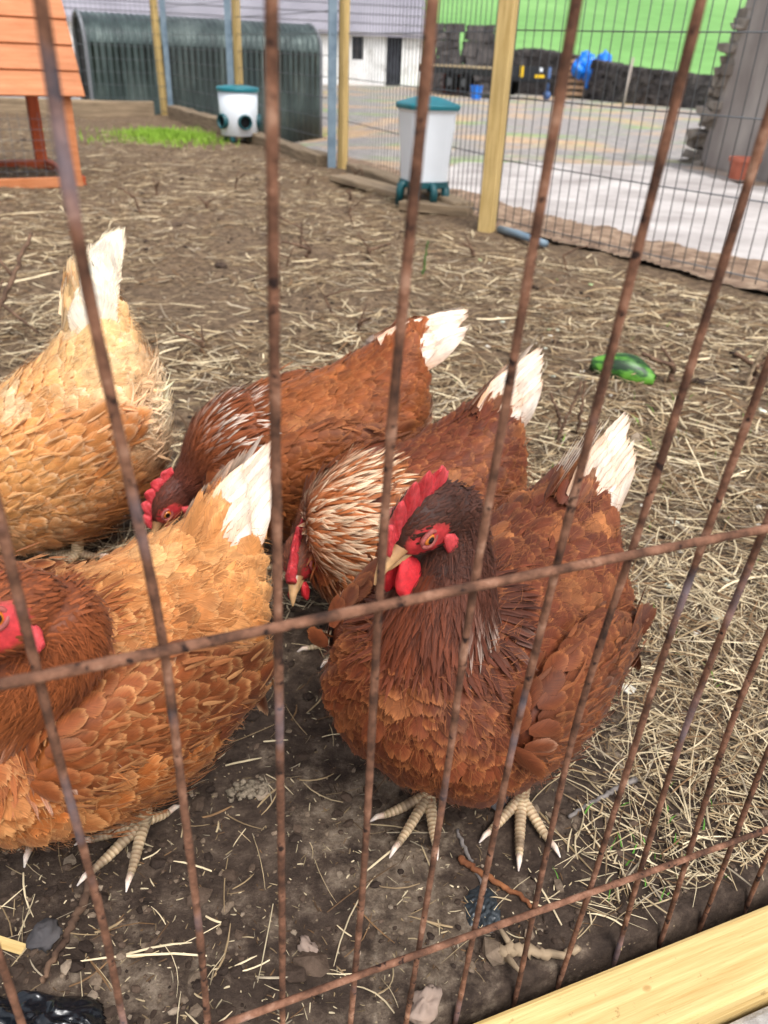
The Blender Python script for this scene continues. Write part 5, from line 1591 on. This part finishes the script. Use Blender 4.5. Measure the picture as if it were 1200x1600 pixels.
r = np.clip(rng.lognormal(-6.1, .6, K), .0008, .016) * np.where(y > 1.5, 1.5, 1)
CL = np.array([lin(70, 58, 50), lin(90, 75, 64), lin(122, 106, 90), lin(150, 134, 116), lin(60, 50, 44)])
V, F, C = lump_mesh(x, y, r, CL[rng.choice(5, K, p=[.3, .28, .18, .06, .18])] * rng.uniform(.8, 1.1, (K, 1)))
tag(np_mesh('clods', V, F, M_DIRTBIT, None, C, smooth=False), 'small clods and grit on the pen soil', 'clods', kind='stuff')
# pale eggshell and vegetable scraps trodden into the mulch
x, y = scatter(520, .5, 3.4); k = in_pen(x, y) & (x > .25) & (y > .75); x, y = x[k], y[k]; K = len(x)
V, F, C = lump_mesh(x, y, rng.uniform(.003, .010, K), np.array([lin(206, 210, 192), lin(170, 190, 140), lin(220, 214, 200)])[rng.integers(0, 3, K)], .35, .2)
tag(np_mesh('food_scraps', V, F, M_DIRTBIT, None, C, smooth=False), 'pale scraps of food trodden into the straw', 'scraps', kind='stuff')
# green sprouts and the grassy patch by the round feeder
def grass(n, cx, cy, rx, ry, h, colr, name, label):
    a, q = rng.uniform(0, 6.28, n), np.abs(rng.normal(0, .5, n))
    x = cx + rx * q * np.cos(a); y = cy + ry * q * np.sin(a)
    k = (fbm(x * 3, y * 3, 3, 71) > rng.uniform(-.2, .12, n)) & in_pen(x, y)
    x, y = x[k], y[k]; n = len(x)
    hh = h * rng.uniform(.4, 1.3, n); w = h * .05 * rng.uniform(.7, 1.4, n); ang = rng.uniform(0, 6.28, n); ln = rng.normal(0, .45, (n, 2))
    z0 = dirt_z(x, y)
    B = np.stack([x, y, z0], 1); D = np.stack([np.cos(ang), np.sin(ang), np.zeros(n)], 1) * w[:, None]
    M1 = B + np.stack([ln[:, 0] * hh * .35, ln[:, 1] * hh * .35, hh * .6], 1); T = B + np.stack([ln[:, 0] * hh, ln[:, 1] * hh, hh], 1)
    V = np.stack([B - D, B + D, M1 - D * .8, M1 + D * .8, T], 1).reshape(-1, 3)
    i5 = np.arange(n)[:, None] * 5
    C = np.repeat(A(*colr)[None] * rng.uniform(.7, 1.25, (n, 1)), 5, 0)
    return tag(np_mesh(name, V, [i5 + A(0, 1, 3, 2).astype(int), i5 + A(2, 3, 4).astype(int)], M_STRAW, None, C), label, 'grass', kind='stuff')
grass(5200, -2.0, 7.5, .68, .8, .055, lin(134, 170, 60), 'grass', 'bright green grass by the round feeder')
x_, y_ = scatter(120, .35, 3.0)
vs = []
grass(160, .55, 1.5, .5, .9, .022, lin(112, 150, 62), 'grass_sprouts', 'sparse green sprouts among the straw')
grass(60, .28, .52, .16, .14, .014, lin(96, 150, 60), 'grass_sprouts', 'small green sprouts by the rusty panel foot')

def twig(pts, r, label, mat=None, group='loose twigs on the soil', name='twig', side=None):
    b = MB(); rnd = random.Random(len(label)); P_ = []; n = 26
    for i in range(n + 1):
        t = i / n * (len(pts) - 1); j = min(int(t), len(pts) - 2); f = t - j
        p = Vector(pts[j]).lerp(Vector(pts[j + 1]), f)
        p.z += gz(p.x, p.y) + r * .6
        P_.append(p + Vector((rnd.uniform(-1, 1), rnd.uniform(-1, 1), rnd.uniform(-.5, .5))) * r * .5)
    b.tube(P_, [r * (1 - .45 * i / n) * rnd.uniform(.88, 1.12) for i in range(n + 1)], 8)
    for s_ in side or []:
        j = int(s_[0] * n)
        b.tube([P_[j], P_[j] + Vector(s_[1]) * .5, P_[j] + Vector(s_[1])], [r * .6, r * .45, r * .25], 6)
    return tag(b.build(name, mat or M_TWIG, None, smooth=True), label, 'twig', group)
M_TWIGR = noisy('bark_red', [(.3, lin(94, 54, 34)), (.7, lin(160, 104, 66))], 60, .85, b=.3, bd=.001)
M_TWIGG = noisy('bark_grey', [(.3, lin(84, 78, 76)), (.7, lin(140, 132, 126))], 60, .9, b=.3, bd=.001)
twig([(-.256, .472, 0), (-.258, .42, 0), (-.262, .372, 0)], .0042, 'brown stick lying on the bare soil beside the black plastic')
twig([(.088, .514, .002), (.12, .492, .002), (.162, .462, 0)], .0036, 'orange brown twig between two bars below the closest hen', M_TWIGR)
twig([(.29, .625, .002), (.25, .60, 0), (.205, .568, 0)], .0034, 'grey twig on the straw right of the closest hen', M_TWIGG)
twig([(.088, .548, 0), (.10, .515, 0), (.112, .482, 0)], .0024, 'pale grey twig just under the closest hen toes', M_TWIGG)
twig([(.118, .418, .002), (.135, .424, .004), (.16, .420, .003), (.192, .428, .0)], .0060, 'thick knobbly root by the timber rail', M_OLDW, side=[(.1, (.01, -.02, .008)), (.3, (-.012, .018, .006))])
twig([(-1.02, 1.85, .0), (-.98, 1.98, .09), (-.93, 2.1, .24)], .0085, 'dark forked twig sticking up at the left edge behind the ginger hen', None, side=[(.5, (.10, -.04, -.06)), (.7, (-.06, .02, .07)), (.3, (.05, .02, .12))])
for i, (x, y) in enumerate(((.36, 1.53), (.40, 1.56), (.345, 1.50))):
    twig([(x, y, 0), (x + .012 * (i - 1), y, .05), (x + .035 * (i - 1), y + .01, .09 + .02 * i)], .0042, ('dead stalk stub standing in the straw behind the closest hen tail', 'second dead stalk stub leaning right of its neighbours', 'thin dead stalk stub leaning left of its neighbours')[i], M_TWIG, 'dead stalks standing in the pen', 'plant_stalk')
twig([(.855, 1.84, 0), (.865, 1.85, .07), (.885, 1.86, .13)], .006, 'dead stalk standing at the right side near the watermelon rind', M_OLDW, 'dead stalks standing in the pen', 'plant_stalk')
twig([(.10, 2.9, 0), (.105, 2.9, .07), (.11, 2.91, .12)], .005, 'short green and red stalk in the middle of the pen', plain('green_stem', lin(70, 96, 44), .7), 'dead stalks standing in the pen', 'plant_stalk')
rnd = random.Random(9)
for i in range(26):
    x, y = rnd.uniform(-1.5, 1.0), rnd.uniform(1.7, 5.5)
    if x > 1.0 - (y - 3.2) * .5 and y > 3: continue
    h_ = rnd.uniform(.04, .12)
    o = twig([(x, y, 0), (x + rnd.uniform(-.03, .03), y, h_ * .6), (x + rnd.uniform(-.09, .09), y + rnd.uniform(-.03, .03), h_)], rnd.uniform(.004, .008), 'dark dead stalk stub sticking out of the mulch in the middle of the pen', M_TWIG, 'dead stalk stubs in the mulch', 'plant_stalk', [(.5, (rnd.uniform(-.05, .05), .01, rnd.uniform(.02, .06)))])

M_ST = noisy('field_stone', [(.3, lin(96, 90, 88)), (.7, lin(150, 142, 138))], 30, .9, b=.5, bd=.002)
M_STP = noisy('pink_stone', [(.3, lin(128, 110, 98)), (.7, lin(168, 148, 134))], 30, .9, b=.5, bd=.002)
M_STD = noisy('dark_stone', [(.3, lin(58, 56, 58)), (.7, lin(96, 92, 92))], 30, .9, b=.5, bd=.002)
def stone(x, y, r, mat, label, seed):
    o = MB().ellip((0, 0, r[2] * .45), r, 22, 14, None, None, .55, seed).build('stone', mat, None, smooth=True)
    o.location = (x, y, gz(x, y)); o.rotation_euler = (0, 0, seed * 1.3)
    return tag(o, label, 'stone', 'stones lying on the soil')
stone(-.276, .412, (.014, .011, .008), M_STD, 'rounded dark grey stone on the bare soil above the black plastic', 1)
stone(.052, .372, (.010, .015, .009), M_STP, 'pinkish stone at the bottom edge by the timber rail', 2)
stone(-.048, .416, (.006, .013, .006), M_STP, 'slim brown pebble between two bars at the bottom', 3)
stone(.128, .592, (.022, .016, .012), M_STD, 'dark stone half hidden between the closest hen legs', 4)
stone(-.02, 2.05, (.05, .035, .022), M_STP, 'flat brown stone behind the white tails', 5)
stone(.21, 1.16, (.04, .05, .018), M_STP, 'flat pale pink stone beside the rump of the bending hen', 6)
for i, (x, y) in enumerate(((-.135, .585), (-.120, .592))):
    b = MB(); rr = random.Random(i)
    for _ in range(26):
        q_ = rr.uniform(.0016, .0042); b.ellip((rr.gauss(0, .0055), rr.gauss(0, .0055), .001 + rr.random() * .0035), (q_, q_ * .85, q_ * .7), 9, 7, None, None, .9, _ + 30 * i)
    o = b.build('grey_dropping', plain('ash_grey', lin(128, 116, 100), .95, .1, .3, 90, b=.6), None, smooth=True)
    o.location = (x, y, gz(x, y)); tag(o, ('crumbly grey dropping on the bare soil below the tan hen rump', 'second crumbly grey dropping touching its left neighbour')[i], 'dropping', 'grey droppings')
ch = MB().box((0, 0, .003), (.030, .009, .004), jit=.0016).build('wood_chip', M_PINE, None, bevel=.001)
ch.location = (-.302, .402, gz(-.302, .402) + .002); ch.rotation_euler = (.1, .05, -.2); tag(ch, 'pale wood chip on the soil at the left edge', 'wood chip')

# crumpled black plastic
def crumple(name, c, r, label, mat, seed, n=70, cat='plastic'):
    V = []; 
    for j in range(n + 1):
        for i in range(n + 1):
            u, v_ = i / n * 2 - 1, j / n * 2 - 1
            q = Vector((u * 2.2 + seed, v_ * 2.2, seed))
            rid = 1 - abs(mnoise.noise(q * 1.6)) * 2.2
            rid2 = 1 - abs(mnoise.noise(q * 4.1)) * 2
            d = max(0, 1 - (u * u + v_ * v_))
            edge = 1 + .15 * mnoise.noise(Vector((u * 3, v_ * 3, 9 + seed)))
            V.append((u * r[0] * edge, v_ * r[1] * edge, r[2] * (d ** .6) * (.55 + .35 * rid + .18 * rid2)))
    F = [(j * (n + 1) + i, j * (n + 1) + i + 1, (j + 1) * (n + 1) + i + 1, (j + 1) * (n + 1) + i) for j in range(n) for i in range(n)
         if ((i + .5) / n * 2 - 1) ** 2 + ((j + .5) / n * 2 - 1) ** 2 < .98]
    used = sorted({k for f_ in F for k in f_}); mp = {k: i for i, k in enumerate(used)}
    o = MB().add([V[k] for k in used], [tuple(mp[k] for k in f_) for f_ in F]).build(name, mat, None, smooth=True)
    o.location = (c[0], c[1], gz(*c) - .002)
    so = o.modifiers.new('t', 'SOLIDIFY'); so.thickness = .0008
    return tag(o, label, cat)
M_BAG = plain('black_polythene', lin(22, 25, 30), .22, .5, .2, 30)
crumple('plastic_bag', (-.262, .318), (.085, .050, .030), 'crumpled shiny black plastic at the bottom left corner', M_BAG, 2.3, cat='plastic bag')
crumple('plastic_scrap', (.108, .463), (.018, .026, .007), 'small torn scrap of dark plastic in the straw below the closest hen', plain('grey_polythene', lin(44, 50, 54), .35, .5, .5, 160), 5.1, 40, cat='plastic scrap')

# watermelon rind: a hollowed wedge lying on the mulch
mt, nt, bs = new_mat('melon_rind')
v = coords(nt)
mpn = nd(nt, 'ShaderNodeMapping'); mpn.inputs['Scale'].default_value = (6, 60, 60); nt.links.new(v, mpn.inputs[0])
f = noise_fac(nt, coords(nt, (14, 40, 40)), 1.0, 4, .6)
nt.links.new(ramp(nt, f, [(.42, lin(18, 46, 18)), (.5, lin(46, 96, 28)), (.58, lin(94, 150, 52))]), bs.inputs['Base Color'])
bs.inputs['Roughness'].default_value = .4
M_RIND = mt
V = []; nu, nv = 30, 18
for i in range(nu + 1):
    t = i / nu; x = (t - .5) * .17
    rr = .036 * math.sin(math.pi * (.06 + .88 * t)) ** .6 * (1.0 + .15 * (1 - t))
    for k in range(nv + 1):
        a = R(-15 + 210 * k / nv)
        V.append((x + .01 * math.sin(t * 5), rr * math.cos(a) * 1.1 + .012 * math.sin(t * 3), rr * math.sin(a) * 1.15 + .006))
F = [(i * (nv + 1) + k, i * (nv + 1) + k + 1, (i + 1) * (nv + 1) + k + 1, (i + 1) * (nv + 1) + k) for i in range(nu) for k in range(nv)]
o = MB().add(V, F).build('watermelon_rind', M_RIND, None, smooth=True)
so = o.modifiers.new('t', 'SOLIDIFY'); so.thickness = .006; so.offset = -1
o.location = (.585, 1.93, gz(.585, 1.93) + .006); o.rotation_euler = (R(8), R(6), R(-22)); tag(o, 'green striped watermelon rind lying on the straw', 'watermelon rind')

# planks and pipe by the tall feeder
def plank(a, b, w, h, label, mat, z=.02):
    a, b = Vector(a), Vector(b); L_ = (b - a).length
    o = MB().box((0, 0, 0), (L_, w, h), jit=.004).build('loose_plank', mat, None, bevel=.004)
    o.location = ((a + b) / 2) + Vector((0, 0, z)); o.rotation_euler = (0, -math.atan2(b.z - a.z, (b - a).xy.length), math.atan2(b.y - a.y, b.x - a.x))
    return tag(o, label, 'plank', 'loose planks by the feeder')
plank((-.36, 5.22, .0), (.22, 4.35, .0), .15, .035, 'long weathered plank lying in front of the tall white feeder', M_OLDW, .035)
plank((.02, 4.32, .0), (.36, 4.20, .0), .10, .04, 'short broken plank under the tall white feeder', M_OLDW, .03)
twg = MB().tube([(.47, 3.84, .016), (.54, 3.72, .02), (.64, 3.56, .012)], [.016, .016, .015], 12).build('pipe', M_GALV, None, smooth=True)
tag(twg, 'grey plastic pipe on the ground right of the thick wooden post', 'pipe')
